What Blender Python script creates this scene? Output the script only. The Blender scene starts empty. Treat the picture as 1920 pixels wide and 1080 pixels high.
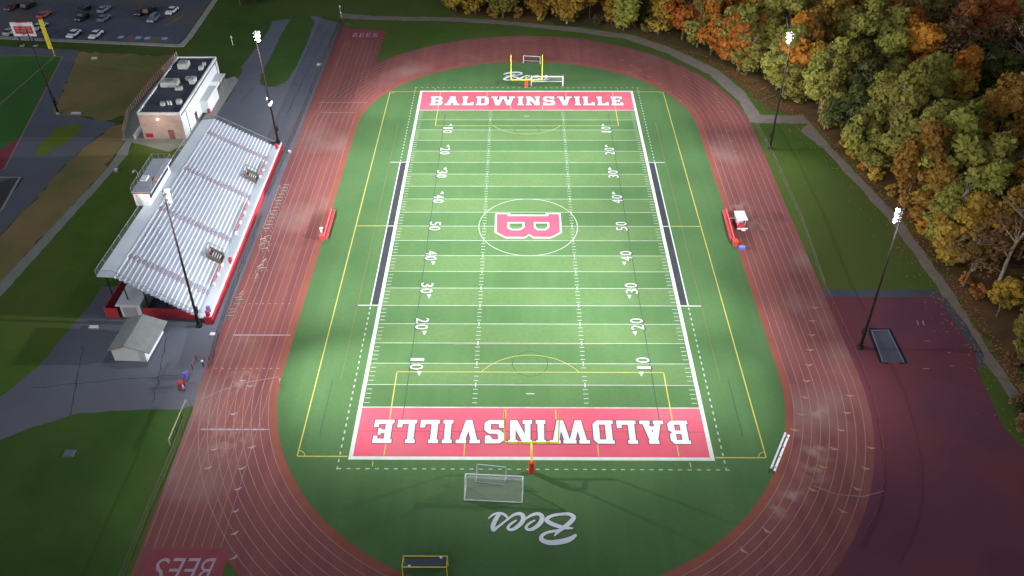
import bpy, math, random
import numpy as np
from mathutils import Vector, Matrix
R = math.radians
sc = bpy.context.scene
COL = sc.collection
random.seed(7)
YD = 0.9144

# ------------------------------------------------------------------ mesh collector
class MB:
    def __init__(s): s.v = []; s.f = []
    def add(s, vs, fs):
        n = len(s.v); s.v += [tuple(map(float, q)) for q in vs]
        s.f += [tuple(n + i for i in f) for f in fs]; return s
    def box(s, c, d, rz=0.0, taper=1.0):
        x, y, z = c; a, b, h = d[0]/2, d[1]/2, d[2]/2
        ca, sa = math.cos(rz), math.sin(rz); vs = []
        for zz, t in ((-h, 1.0), (h, taper)):
            for px, py in ((-a, -b), (a, -b), (a, b), (-a, b)):
                px *= t; py *= t
                vs.append((x+px*ca-py*sa, y+px*sa+py*ca, z+zz))
        return s.add(vs, [(3, 2, 1, 0), (4, 5, 6, 7), (0, 1, 5, 4), (1, 2, 6, 5), (2, 3, 7, 6), (3, 0, 4, 7)])
    def hexa(s, b, t):   # bottom 4, top 4
        return s.add(list(b)+list(t), [(3, 2, 1, 0), (4, 5, 6, 7), (0, 1, 5, 4), (1, 2, 6, 5), (2, 3, 7, 6), (3, 0, 4, 7)])
    def tube(s, p, q, r0, r1=None, n=6, caps=True):
        r1 = r0 if r1 is None else r1
        p = Vector(p); q = Vector(q); d = (q-p).normalized()
        a = d.orthogonal().normalized(); b = d.cross(a)
        vs = []
        for o, r in ((p, r0), (q, r1)):
            for k in range(n):
                t = 2*math.pi*k/n; vs.append(o+a*(r*math.cos(t))+b*(r*math.sin(t)))
        fs = [(k, (k+1) % n, n+(k+1) % n, n+k) for k in range(n)]
        if caps: fs += [tuple(range(n-1, -1, -1)), tuple(range(n, 2*n))]
        return s.add(vs, fs)
    def path(s, pts, r, n=6):
        for a, b in zip(pts, pts[1:]): s.tube(a, b, r, r, n)
        return s
    def poly(s, pts, z):
        pts = list(pts)
        if sum(a[0]*b[1]-b[0]*a[1] for a, b in zip(pts, pts[1:]+pts[:1])) < 0: pts.reverse()
        return s.add([(x, y, z) for x, y in pts], [tuple(range(len(pts)))])
    def prism(s, pts, z0, z1):
        pts = list(pts)
        if sum(a[0]*b[1]-b[0]*a[1] for a, b in zip(pts, pts[1:]+pts[:1])) < 0: pts.reverse()
        n = len(pts)
        return s.add([(x, y, z0) for x, y in pts]+[(x, y, z1) for x, y in pts],
                     [tuple(range(n-1, -1, -1)), tuple(range(n, 2*n))]+[(k, (k+1) % n, n+(k+1) % n, n+k) for k in range(n)])
    def strip(s, pts, w, z, closed=False):
        P = [Vector((p[0], p[1])) for p in pts]; n = len(P); L = []; Q = []
        for i in range(n):
            a = P[(i-1) % n] if (closed or i > 0) else P[i]
            b = P[(i+1) % n] if (closed or i < n-1) else P[i]
            d = (b-a).normalized(); nn = Vector((-d.y, d.x))
            ww = w[i] if isinstance(w, (list, tuple)) else w
            L.append(P[i]+nn*ww/2); Q.append(P[i]-nn*ww/2)
        vs = [(p.x, p.y, z) for p in Q]+[(p.x, p.y, z) for p in L]
        m = n if closed else n-1
        return s.add(vs, [(i, (i+1) % n, n+(i+1) % n, n+i) for i in range(m)])
    def rect(s, x0, y0, x1, y1, z): return s.add([(x0, y0, z), (x1, y0, z), (x1, y1, z), (x0, y1, z)], [(0, 1, 2, 3)])
    def ball(s, c, r, n=8, m=5, sz=1.0):
        vs = [(c[0], c[1], c[2]-r*sz)]; fs = []
        for j in range(1, m):
            t = math.pi*j/m-math.pi/2
            for k in range(n):
                a = 2*math.pi*k/n
                vs.append((c[0]+r*math.cos(t)*math.cos(a), c[1]+r*math.cos(t)*math.sin(a), c[2]+r*sz*math.sin(t)))
        vs.append((c[0], c[1], c[2]+r*sz)); last = len(vs)-1
        for k in range(n):
            fs.append((0, 1+(k+1) % n, 1+k))
            for j in range(m-2): fs.append((1+j*n+k, 1+j*n+(k+1) % n, 1+(j+1)*n+(k+1) % n, 1+(j+1)*n+k))
            fs.append((1+(m-2)*n+k, 1+(m-2)*n+(k+1) % n, last))
        return s.add(vs, fs)
    def build(s, name, mat, parent=None, smooth=False, kind=None, origin=None):
        me = bpy.data.meshes.new(name)
        o3 = Vector(origin) if origin else None
        me.from_pydata([tuple(Vector(v)-o3) for v in s.v] if o3 else s.v, [], s.f); me.update()
        if smooth: me.shade_smooth()
        o = bpy.data.objects.new(name, me); COL.objects.link(o)
        if mat: me.materials.append(mat)
        if parent: o.parent = parent
        if o3: o.location = o3
        if kind: o['kind'] = kind
        return o

def tag(o, label, cat, group=None):
    o['label'] = label; o['category'] = cat
    if group: o['group'] = group
    return o
def thing(name, label, cat, loc=(0, 0, 0), rz=0.0, group=None):
    o = bpy.data.objects.new(name, None); COL.objects.link(o); o.empty_display_size = 0.3
    o.location = loc; o.rotation_euler = (0, 0, rz); return tag(o, label, cat, group)
def dup(root, loc, rz=0.0, label=None, scale=None, group=None):
    r = root.copy(); COL.objects.link(r); r.location = loc; r.rotation_euler = (0, 0, rz)
    if scale: r.scale = scale
    if label: r['label'] = label
    if group: r['group'] = group
    for ch in list(root.children):
        c = ch.copy(); COL.objects.link(c); c.parent = r
        for g in list(ch.children):
            d = g.copy(); COL.objects.link(d); d.parent = c
    return r

# ------------------------------------------------------------------ materials
def newmat(name):
    m = bpy.data.materials.new(name); m.use_nodes = True
    nt = m.node_tree; return m, nt, nt.nodes['Principled BSDF']
def M(name, c, c2=None, scale=0.4, rough=0.85, metal=0.0, detail=5.0, bump=0.0, spec=0.08, c3=None, scale3=0.05):
    m, nt, b = newmat(name)
    b.inputs['Roughness'].default_value = rough; b.inputs['Metallic'].default_value = metal
    b.inputs['Specular IOR Level'].default_value = spec
    if c2 is None: c2 = tuple(min(1, k*1.18) for k in c)
    tc = nt.nodes.new('ShaderNodeTexCoord'); nz = nt.nodes.new('ShaderNodeTexNoise')
    nz.inputs['Scale'].default_value = scale; nz.inputs['Detail'].default_value = detail; nz.inputs['Roughness'].default_value = 0.65
    nt.links.new(tc.outputs['Object'], nz.inputs['Vector'])
    rp = nt.nodes.new('ShaderNodeValToRGB'); rp.color_ramp.elements[0].position = 0.32; rp.color_ramp.elements[1].position = 0.68
    rp.color_ramp.elements[0].color = (*c, 1); rp.color_ramp.elements[1].color = (*c2, 1)
    nt.links.new(nz.outputs['Fac'], rp.inputs['Fac']); out = rp.outputs['Color']
    if c3:
        n3 = nt.nodes.new('ShaderNodeTexNoise'); n3.inputs['Scale'].default_value = scale3; n3.inputs['Detail'].default_value = 4
        nt.links.new(tc.outputs['Object'], n3.inputs['Vector'])
        r3 = nt.nodes.new('ShaderNodeValToRGB'); r3.color_ramp.elements[0].position = 0.46; r3.color_ramp.elements[1].position = 0.64
        nt.links.new(n3.outputs['Fac'], r3.inputs['Fac'])
        mx = nt.nodes.new('ShaderNodeMix'); mx.data_type = 'RGBA'
        nt.links.new(r3.outputs['Color'], mx.inputs[0]); nt.links.new(out, mx.inputs[6]); mx.inputs[7].default_value = (*c3, 1)
        out = mx.outputs[2]
    nt.links.new(out, b.inputs['Base Color'])
    if bump:
        bp = nt.nodes.new('ShaderNodeBump'); bp.inputs['Strength'].default_value = bump; bp.inputs['Distance'].default_value = 0.05
        nt.links.new(nz.outputs['Fac'], bp.inputs['Height']); nt.links.new(bp.outputs['Normal'], b.inputs['Normal'])
    return m
def mesh_mat(name, c, opacity):
    m, nt, b = newmat(name); b.inputs['Base Color'].default_value = (*c, 1); b.inputs['Roughness'].default_value = 0.8
    tr = nt.nodes.new('ShaderNodeBsdfTransparent'); mx = nt.nodes.new('ShaderNodeMixShader'); mx.inputs[0].default_value = opacity
    out = nt.nodes['Material Output']
    nt.links.new(tr.outputs[0], mx.inputs[1]); nt.links.new(b.outputs[0], mx.inputs[2]); nt.links.new(mx.outputs[0], out.inputs[0]); return m
def emit(name, c, st):
    m, nt, b = newmat(name); b.inputs['Base Color'].default_value = (0.8, 0.8, 0.8, 1)
    b.inputs['Emission Color'].default_value = (*c, 1); b.inputs['Emission Strength'].default_value = st; return m

grass = M('lawn_grass', (0.048, 0.086, 0.017), (0.066, 0.110, 0.022), 0.12, 0.95, bump=0.2, c3=(0.074, 0.096, 0.024), scale3=0.025)
grass2 = M('lush_grass', (0.036, 0.078, 0.017), (0.054, 0.106, 0.024), 0.1, 0.95, c3=(0.068, 0.100, 0.026), scale3=0.03)
grass3 = M('bright_grass', (0.115, 0.150, 0.022), (0.145, 0.180, 0.030), 0.25, 0.95)
deadg = M('dry_grass', (0.21, 0.158, 0.070), (0.265, 0.185, 0.088), 0.1, 0.95, c3=(0.140, 0.145, 0.050), scale3=0.045)
ffloor = M('leaf_litter', (0.085, 0.050, 0.026), (0.145, 0.078, 0.036), 0.35, 0.95, c3=(0.05, 0.05, 0.02), scale3=0.06)
asph = M('asphalt', (0.112, 0.122, 0.154), (0.136, 0.144, 0.176), 0.15, 0.85, c3=(0.122, 0.120, 0.144), scale3=0.05)
asphd = M('dark_asphalt', (0.060, 0.068, 0.088), (0.078, 0.086, 0.106), 0.2, 0.85, c3=(0.065, 0.06, 0.058), scale3=0.06)
gravel = M('gravel_path', (0.155, 0.132, 0.120), (0.205, 0.175, 0.158), 0.5, 0.95)
conc = M('concrete', (0.26, 0.26, 0.24), (0.34, 0.33, 0.31), 0.6, 0.9)
concpath = M('worn_walkway', (0.215, 0.23, 0.20), (0.265, 0.275, 0.245), 0.3, 0.9)
apron = M('maroon_rubber', (0.108, 0.038, 0.060), (0.130, 0.046, 0.068), 0.1, 0.9, c3=(0.145, 0.042, 0.052), scale3=0.05)
padred = M('red_pad_paint', (0.20, 0.046, 0.062), (0.245, 0.058, 0.074), 0.3, 0.85)
bbturf = M('ballpark_turf', (0.050, 0.135, 0.032), (0.062, 0.155, 0.038), 0.08, 0.9)
yellow = M('yellow_line', (0.36, 0.33, 0.075), (0.44, 0.40, 0.10), 0.8)
whitel = M('white_line', (0.42, 0.46, 0.42), (0.52, 0.56, 0.52), 0.8)
thinw = M('haze_dulled_line', (0.26, 0.31, 0.26), (0.36, 0.41, 0.35), 0.6)  # yard line white dulled, haze over the field put into the colour
fadew = M('faded_white_line', (0.25, 0.16, 0.15), (0.33, 0.23, 0.22), 0.3)
fadeo = M('orange_lane_line', (0.29, 0.125, 0.085), (0.35, 0.17, 0.115), 0.3)
greyw = M('grey_white_paint', (0.28, 0.25, 0.28), (0.36, 0.33, 0.36), 0.5)
blackl = M('black_line', (0.04, 0.06, 0.045), (0.05, 0.08, 0.05), 0.5)
redl = M('rust_line', (0.115, 0.115, 0.055), (0.13, 0.13, 0.065), 0.5)
boxgrey = M('charcoal_turf', (0.030, 0.034, 0.038), (0.044, 0.048, 0.054), 0.3)
ezred = M('endzone_turf_red', (0.44, 0.072, 0.106), (0.51, 0.088, 0.126), 0.15, 0.9, c3=(0.47, 0.104, 0.138), scale3=0.06)
logored = M('logo_turf_red', (0.44, 0.062, 0.095), (0.50, 0.072, 0.11), 0.3, 0.9)
letw = M('letter_turf_white', (0.48, 0.51, 0.55), (0.57, 0.60, 0.63), 0.4, 0.9)
letd = M('letter_turf_dark', (0.10, 0.05, 0.07), (0.13, 0.07, 0.09), 0.4, 0.9)
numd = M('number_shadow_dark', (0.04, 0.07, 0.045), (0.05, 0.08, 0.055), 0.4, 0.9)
alum = M('aluminium', (0.80, 0.82, 0.85), (0.86, 0.87, 0.88), 0.8, 0.5, 0.0, spec=0.4)
alum2 = M('tread_aluminium', (0.32, 0.36, 0.44), (0.41, 0.45, 0.52), 0.5, 0.6, 0.0)
galv = M('galvanised_steel', (0.22, 0.23, 0.24), (0.30, 0.31, 0.32), 1.0, 0.55, 0.3)
darkst = M('dark_steel', (0.030, 0.022, 0.024), (0.046, 0.034, 0.034), 0.6, 0.6, 0.2)
redp = M('red_panel_paint', (0.42, 0.040, 0.055), (0.50, 0.052, 0.068), 0.5, 0.6)
maroon = M('maroon_nosing', (0.22, 0.105, 0.115), (0.30, 0.15, 0.16), 0.8)
whitep = M('white_paint', (0.62, 0.63, 0.66), (0.72, 0.73, 0.75), 0.6, 0.6)
whitew = M('white_block_wall', (0.68, 0.71, 0.74), (0.76, 0.78, 0.80), 0.25, 0.8)
roofd = M('membrane_roof', (0.052, 0.058, 0.078), (0.072, 0.078, 0.10), 0.3, 0.8)
shingle = M('grey_green_shingle', (0.20, 0.215, 0.21), (0.25, 0.265, 0.26), 0.7, 0.8)
lamppink = M('lamp_pink_wall', (0.48, 0.37, 0.35), (0.58, 0.46, 0.44), 0.9, 0.9)  # end wall face, the warm lamp's pink put into its colour
blackm = M('black_rubber', (0.015, 0.015, 0.017), (0.022, 0.022, 0.024), 1.0, 0.8)
glassd = M('dark_glass', (0.018, 0.022, 0.028), (0.03, 0.035, 0.04), 1.0, 0.15, spec=0.6)
bluep = M('blue_plastic', (0.10, 0.11, 0.50), (0.13, 0.15, 0.58), 1.0, 0.5)
paleblue = M('pale_blue_plastic', (0.20, 0.24, 0.52), (0.26, 0.30, 0.6), 1.0, 0.5)
yelp = M('yellow_paint', (0.62, 0.50, 0.03), (0.70, 0.58, 0.05), 1.0, 0.5)
yelg = M('goalpost_yellow', (0.72, 0.70, 0.05), (0.80, 0.78, 0.08), 1.0, 0.45)
padr = M('red_pad_vinyl', (0.62, 0.05, 0.02), (0.70, 0.07, 0.03), 1.0, 0.5)
bark = M('grey_bark', (0.075, 0.062, 0.048), (0.12, 0.10, 0.08), 1.5, 0.95)
barkp = M('pale_bark', (0.24, 0.21, 0.18), (0.34, 0.30, 0.26), 1.5, 0.95)
netm = mesh_mat('white_net', (0.62, 0.64, 0.64), 0.30)
netd = mesh_mat('dark_net', (0.05, 0.06, 0.10), 0.85)
linkm = mesh_mat('chain_link', (0.14, 0.15, 0.14), 0.12)
linkd = mesh_mat('windscreen_mesh', (0.035, 0.035, 0.04), 0.72)
linkr = mesh_mat('maroon_link_mesh', (0.06, 0.018, 0.026), 0.22)
lens = emit('lit_floodlight_lens', (0.95, 0.97, 1.0), 14)
warmlamp = emit('warm_wall_lamp', (1.0, 0.78, 0.55), 3.5)
whitelamp = emit('white_wall_lamp', (1.0, 0.95, 0.9), 3)

# playing surface: mown look, alternating five yard bands between the sidelines
def turf_mat():
    m, nt, b = newmat('synthetic_turf'); b.inputs['Roughness'].default_value = 0.95; b.inputs['Specular IOR Level'].default_value = 0.03
    N = nt.nodes.new; Lk = nt.links.new
    tc = N('ShaderNodeTexCoord'); sp = N('ShaderNodeSeparateXYZ'); Lk(tc.outputs['Object'], sp.inputs[0])
    def mth(op, a, bv=None):
        n = N('ShaderNodeMath'); n.operation = op
        for i, q in enumerate((a, bv)):
            if q is None: continue
            if isinstance(q, (int, float)): n.inputs[i].default_value = q
            else: Lk(q, n.inputs[i])
        return n.outputs[0]
    ax = mth('ABSOLUTE', sp.outputs['X']); ay = mth('ABSOLUTE', sp.outputs['Y'])
    inside = mth('MULTIPLY', mth('LESS_THAN', ax, 24.384), mth('LESS_THAN', ay, 45.72))
    band = mth('MODULO', mth('FLOOR', mth('DIVIDE', mth('ADD', sp.outputs['Y'], 45.72), 4.572)), 2.0)
    fac = mth('MULTIPLY', inside, band)
    nz = N('ShaderNodeTexNoise'); nz.inputs['Scale'].default_value = 0.09; nz.inputs['Detail'].default_value = 6; Lk(tc.outputs['Object'], nz.inputs['Vector'])
    n2 = N('ShaderNodeTexNoise'); n2.inputs['Scale'].default_value = 1.6; n2.inputs['Detail'].default_value = 4; Lk(tc.outputs['Object'], n2.inputs['Vector'])
    # drag marks along the length of the pitch
    mp = N('ShaderNodeMapping'); mp.inputs['Scale'].default_value = (0.35, 0.02, 1); Lk(tc.outputs['Object'], mp.inputs['Vector'])
    n3 = N('ShaderNodeTexNoise'); n3.inputs['Scale'].default_value = 1.0; n3.inputs['Detail'].default_value = 3; Lk(mp.outputs[0], n3.inputs['Vector'])
    def mix(f, c1, c2):
        x = N('ShaderNodeMix'); x.data_type = 'RGBA'; Lk(f, x.inputs[0])
        for i, c in ((6, c1), (7, c2)):
            if isinstance(c, tuple): x.inputs[i].default_value = (*c, 1)
            else: Lk(c, x.inputs[i])
        return x.outputs[2]
    def ramp(o, a, bb):
        r = N('ShaderNodeMapRange'); r.inputs[1].default_value = a; r.inputs[2].default_value = bb; Lk(o, r.inputs[0]); return r.outputs[0]
    base = mix(ramp(nz.outputs['Fac'], 0.3, 0.7), (0.056, 0.116, 0.044), (0.074, 0.140, 0.053))
    base = mix(mth('MULTIPLY', ramp(n3.outputs['Fac'], 0.45, 0.7), 0.5), base, (0.080, 0.148, 0.060))
    lit = mix(ramp(nz.outputs['Fac'], 0.3, 0.7), (0.080, 0.144, 0.055), (0.102, 0.168, 0.066))  # paler turf colour of every other band
    col = mix(fac, base, lit)
    col = mix(mth('MULTIPLY', ramp(n2.outputs['Fac'], 0.35, 0.75), 0.30), col, (0.048, 0.096, 0.042))
    Lk(col, b.inputs['Base Color']); return m
turf = turf_mat()

# running track: rubber with streaky wear along the lanes and dusty pale patches on the bends
def track_mat():
    m, nt, b = newmat('track_rubber'); b.inputs['Roughness'].default_value = 0.9; b.inputs['Specular IOR Level'].default_value = 0.06
    N = nt.nodes.new; Lk = nt.links.new
    tc = N('ShaderNodeTexCoord')
    mp = N('ShaderNodeMapping'); mp.inputs['Scale'].default_value = (0.9, 0.05, 1); Lk(tc.outputs['Object'], mp.inputs['Vector'])
    a = N('ShaderNodeTexNoise'); a.inputs['Scale'].default_value = 0.6; a.inputs['Detail'].default_value = 5; Lk(mp.outputs[0], a.inputs['Vector'])
    r = N('ShaderNodeValToRGB'); r.color_ramp.elements[0].position = 0.3; r.color_ramp.elements[1].position = 0.7
    r.color_ramp.elements[0].color = (0.162, 0.058, 0.060, 1); r.color_ramp.elements[1].color = (0.222, 0.080, 0.070, 1); Lk(a.outputs['Fac'], r.inputs['Fac'])
    n = N('ShaderNodeTexNoise'); n.inputs['Scale'].default_value = 0.055; n.inputs['Detail'].default_value = 5; Lk(tc.outputs['Object'], n.inputs['Vector'])
    r2 = N('ShaderNodeValToRGB'); r2.color_ramp.elements[0].position = 0.55; r2.color_ramp.elements[1].position = 0.74; Lk(n.outputs['Fac'], r2.inputs['Fac'])
    x = N('ShaderNodeMix'); x.data_type = 'RGBA'; Lk(r2.outputs['Color'], x.inputs[0]); Lk(r.outputs['Color'], x.inputs[6]); x.inputs[7].default_value = (0.25, 0.145, 0.13, 1)
    # scuffed, dusty spots with places of their own
    f = None
    for px, py, rr in ((39.5, -53.5, 3.2), (38.0, -57.5, 3.0), (34.0, -61.0, 2.6), (31.5, -63.2, 2.4), (41.5, -46.5, 2.6), (40.5, 6.5, 3.4), (42.5, 0.5, 3.0), (-42.0, -52.0, 5.0), (-43.5, -40.5, 3.6)):
        vd = N('ShaderNodeVectorMath'); vd.operation = 'DISTANCE'; Lk(tc.outputs['Object'], vd.inputs[0]); vd.inputs[1].default_value = (px, py, 0.02)
        mr = N('ShaderNodeMapRange'); mr.interpolation_type = 'SMOOTHSTEP'; mr.inputs[1].default_value = 0.0; mr.inputs[2].default_value = rr; mr.inputs[3].default_value = 1.0; mr.inputs[4].default_value = 0.0
        Lk(vd.outputs['Value'], mr.inputs[0])
        if f is None: f = mr.outputs[0]
        else:
            mx = N('ShaderNodeMath'); mx.operation = 'MAXIMUM'; Lk(f, mx.inputs[0]); Lk(mr.outputs[0], mx.inputs[1]); f = mx.outputs[0]
    nn = N('ShaderNodeTexNoise'); nn.inputs['Scale'].default_value = 0.55; nn.inputs['Detail'].default_value = 6; Lk(tc.outputs['Object'], nn.inputs['Vector'])
    r4 = N('ShaderNodeMapRange'); r4.inputs[1].default_value = 0.42; r4.inputs[2].default_value = 0.66; r4.inputs[4].default_value = 0.75; Lk(nn.outputs['Fac'], r4.inputs[0])
    mu = N('ShaderNodeMath'); mu.operation = 'MULTIPLY'; Lk(f, mu.inputs[0]); Lk(r4.outputs[0], mu.inputs[1])
    y = N('ShaderNodeMix'); y.data_type = 'RGBA'; Lk(mu.outputs[0], y.inputs[0]); Lk(x.outputs[2], y.inputs[6]); y.inputs[7].default_value = (0.33, 0.235, 0.20, 1)
    Lk(y.outputs[2], b.inputs['Base Color']); return m
track = track_mat()
inner = M('glow_orange_rubber', (0.205, 0.066, 0.050), (0.245, 0.080, 0.058), 0.2, 0.9)

def leafmat(name, dark, light):
    m, nt, b = newmat(name); b.inputs['Roughness'].default_value = 0.8; b.inputs['Specular IOR Level'].default_value = 0.2
    N = nt.nodes.new; Lk = nt.links.new
    at = N('ShaderNodeAttribute'); at.attribute_name = 'tone'
    oi = N('ShaderNodeObjectInfo')
    x = N('ShaderNodeMix'); x.data_type = 'RGBA'; Lk(at.outputs['Fac'], x.inputs[0]); x.inputs[6].default_value = (*dark, 1); x.inputs[7].default_value = (*light, 1)
    hs = N('ShaderNodeHueSaturation'); mr = N('ShaderNodeMapRange'); mr.inputs[3].default_value = 0.8; mr.inputs[4].default_value = 1.2
    Lk(oi.outputs['Random'], mr.inputs[0]); Lk(mr.outputs[0], hs.inputs['Value']); Lk(x.outputs[2], hs.inputs['Color'])
    mr2 = N('ShaderNodeMapRange'); mr2.inputs[3].default_value = 0.485; mr2.inputs[4].default_value = 0.515
    Lk(oi.outputs['Random'], mr2.inputs[0]); Lk(mr2.outputs[0], hs.inputs['Hue'])
    Lk(hs.outputs[0], b.inputs['Base Color'])
    b.inputs['Specular IOR Level'].default_value = 0.0
    tl = N('ShaderNodeBsdfTranslucent'); Lk(hs.outputs[0], tl.inputs[0]); ms = N('ShaderNodeMixShader'); ms.inputs[0].default_value = 0.5
    Lk(b.outputs[0], ms.inputs[1]); Lk(tl.outputs[0], ms.inputs[2]); Lk(ms.outputs[0], nt.nodes['Material Output'].inputs[0]); return m
LEAF = {
 'orange': leafmat('orange_leaves', (0.42, 0.165, 0.032), (0.60, 0.265, 0.055)),
 'gold': leafmat('golden_leaves', (0.33, 0.205, 0.042), (0.49, 0.320, 0.072)),
 'olive': leafmat('olive_leaves', (0.235, 0.222, 0.052), (0.375, 0.350, 0.095)),
 'green': leafmat('deep_green_leaves', (0.070, 0.085, 0.032), (0.125, 0.140, 0.050)),
 'rust': leafmat('rust_leaves', (0.30, 0.115, 0.042), (0.45, 0.185, 0.068)),
 'brown': leafmat('thin_brown_leaves', (0.20, 0.118, 0.060), (0.31, 0.185, 0.090)),
}

# ------------------------------------------------------------------ ground, paths, pavements
def ragged(pts, amp, step=1.6, seed=3):
    r = random.Random(seed); out = []; n = len(pts)
    for i in range(n):
        a, b = Vector(pts[i]), Vector(pts[(i+1) % n]); L = (b-a).length; k = max(1, min(120, int(L/step))) if L < 140 else 1
        for j in range(k):
            q = a+(b-a)*(j/k)
            out.append((q.x+r.uniform(-amp, amp), q.y+r.uniform(-amp, amp)))
    return out
RAG = {'forest_floor': 0.9, 'dry_lawn': 0.7, 'dry_verge': 0.6, 'bright_verge': 0.2, 'corner_lawn': 0.16, 'back_lawn': 0.1, 'asphalt_plaza': 0.14, 'ballpark_walk': 0.16, 'lawn_island': 0.16, 'entry_lawn': 0.2, 'back_walkway': 0.10, 'perimeter_path': 0.20, 'fieldhouse_apron': 0.06, 'apron_edge': 0.05}
def sheet(name, pts, z, mat): return MB().poly(ragged(pts, RAG[name]) if name in RAG else pts, z).build(name, mat, kind='structure')
sheet('ground', [(-600, -500), (600, -500), (600, 700), (-600, 700)], 0.0, grass)
sheet('back_lawn', [(-84.0, 33.0), (-75, 29), (-69.5, 15), (-70, -12), (-72.2, -18), (-72.5, -22.6), (-75.1, -37.8), (-80, -48), (-97, -56), (-88.7, -20.9), (-85.0, 13.5), (-83.7, 25.9)], 0.006, M('back_lawn_grass', (0.062, 0.118, 0.020), (0.084, 0.145, 0.027), 0.12, 0.95, c3=(0.105, 0.135, 0.034), scale3=0.04))
sheet('forest_floor', [(-27, 140), (-20, 101.3), (-3.7, 98.2), (13.6, 94), (27.5, 89.3), (38.0, 80.4), (47.3, 68.3), (51.8, 56), (54.5, 46), (62, 43.6), (63.8, 35.4), (64.8, 28.5), (70.0, 2.7), (71.6, -18), (71.6, -31), (72.0, -42), (73.5, -46), (74, -120), (320, -120), (320, 300), (-27, 300)], 0.004, ffloor)
sheet('dry_lawn', [(-114.4, 77.4), (-87.6, 74.5), (-89.3, 43.5), (-95, 41), (-102.8, 43.0), (-107.1, 44.0)], 0.004, deadg)
sheet('dry_verge', [(-86.9, 39.8), (-90.7, 39.3), (-93.1, 33.1), (-95.3, 21.6), (-95.8, 7.7), (-97.1, -2.9), (-99, -14), (-90.5, -17), (-86.6, 14.4), (-86.2, 32.2)], 0.004, deadg)
sheet('bright_verge', [(-103.1, 24.8), (-103.9, 31.5), (-103.5, 37.3), (-100.7, 39.3), (-98.3, 38.3), (-97.5, 35.0), (-98.9, 30.3), (-101.0, 25.9)], 0.012, grass3)
sheet('corner_lawn', [(-80, -56.5), (-74.1, -52.1), (-70.7, -49.7), (-64.9, -47.1), (-59.0, -46.4), (-50.5, -46.4), (-49.3, -45.4), (-49.2, -90), (-80, -90)], 0.012, grass2)
sheet('asphalt_plaza', [(-49.5, 95.4), (-49.4, 47.4), (-48.9, 0), (-48.9, -20), (-48.8, -37.7), (-48.8, -45.4), (-50.5, -46.4), (-64.9, -47.1), (-74.1, -52.1), (-81, -57), (-80, -48), (-75.1, -37.8), (-72.8, -22.6), (-72.5, -18), (-68, -18), (-67.4, 20), (-71, 31), (-72.0, 44), (-69.1, 50), (-69.7, 67.1), (-78.6, 78.1), (-80, 90.0), (-70.3, 97), (-58.2, 101.0)], 0.008, asph)
sheet('ballpark_walk', [(-140, 81.3), (-114.9, 78.3), (-114.4, 77.4), (-107.1, 44.0), (-102.8, 43), (-95, 41), (-90.7, 39.5), (-93.1, 33.1), (-95.3, 21.6), (-95.8, 7.7), (-97.1, -2.9), (-104, -20), (-140, -20)], 0.008, asph)
sheet('ballpark_field', [(-200, 75.2), (-133.5, 75.1), (-117.1, 74.6), (-106.8, 19.9), (-140, -40), (-200, -40)], 0.012, bbturf)
sheet('warning_track', [(-109.4, 33.5), (-106.95, 20.5), (-107.2, 18.6), (-112, 14), (-112.5, 24)], 0.020, padred)
sheet('dugout_floor', [(-102.9, 17.2), (-101.2, 16.6), (-101.0, 5.5), (-106, -4), (-110, 12), (-103, 17)], 0.016, asphd)
MB().strip([(-200, 75.1), (-119.4, 74.8), (-117.3, 74.4)], 0.25, 0.016).strip([(-117.2, 74.4), (-109.5, 34), (-107.0, 20.4), (-112, 12)], 0.35, 0.024).strip([(-119.4, 74.7), (-121.1, 48.7), (-123.4, 20)], 0.3, 0.016).build('ballpark_line', fadew, kind='structure')
MB().strip([(-108, 16.9), (-102.3, 16.9), (-100.6, 5.6), (-104, -6)], 0.5, 0.03).build('dugout_kerb', conc, kind='structure')
sheet('lawn_island', [(-60.8, 103.0), (-57.5, 97.3), (-56.9, 84), (-56.8, 70.1), (-57.3, 61.2), (-59.2, 57.9), (-61.6, 57.3), (-63.5, 58.8), (-64.4, 62.5), (-64.6, 76.5), (-64.7, 93.6), (-64.2, 101)], 0.012, grass2)
sheet('entry_lawn', [(-83.6, 99.1), (-73, 104.9), (-69.3, 99.5), (-68.8, 90.0), (-69.6, 78), (-70.6, 68), (-73.7, 67.6), (-84.9, 79.9), (-84.3, 93.6)], 0.016, grass2)
sheet('entry_walk', [(-70.7, 63.2), (-73.1, 61.2), (-73.1, 41.1), (-70.0, 39.3), (-69.7, 44.8), (-69.3, 61.2)], 0.016, conc)
sheet('back_walkway', [(-85.0, 33.5), (-86.2, 32.2), (-86.0, 21.6), (-86.6, 14.4), (-90.6, -17.0), (-100, -54), (-98, -56), (-88.7, -20.9), (-85.0, 13.5), (-83.7, 25.9)], 0.008, concpath)
sheet('fieldhouse_apron', [(-88.5, 60), (-89.6, 42), (-87.2, 32), (-82, 30.0), (-75.5, 27), (-72, 31), (-73, 62), (-82, 62)], 0.016, concpath)
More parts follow.
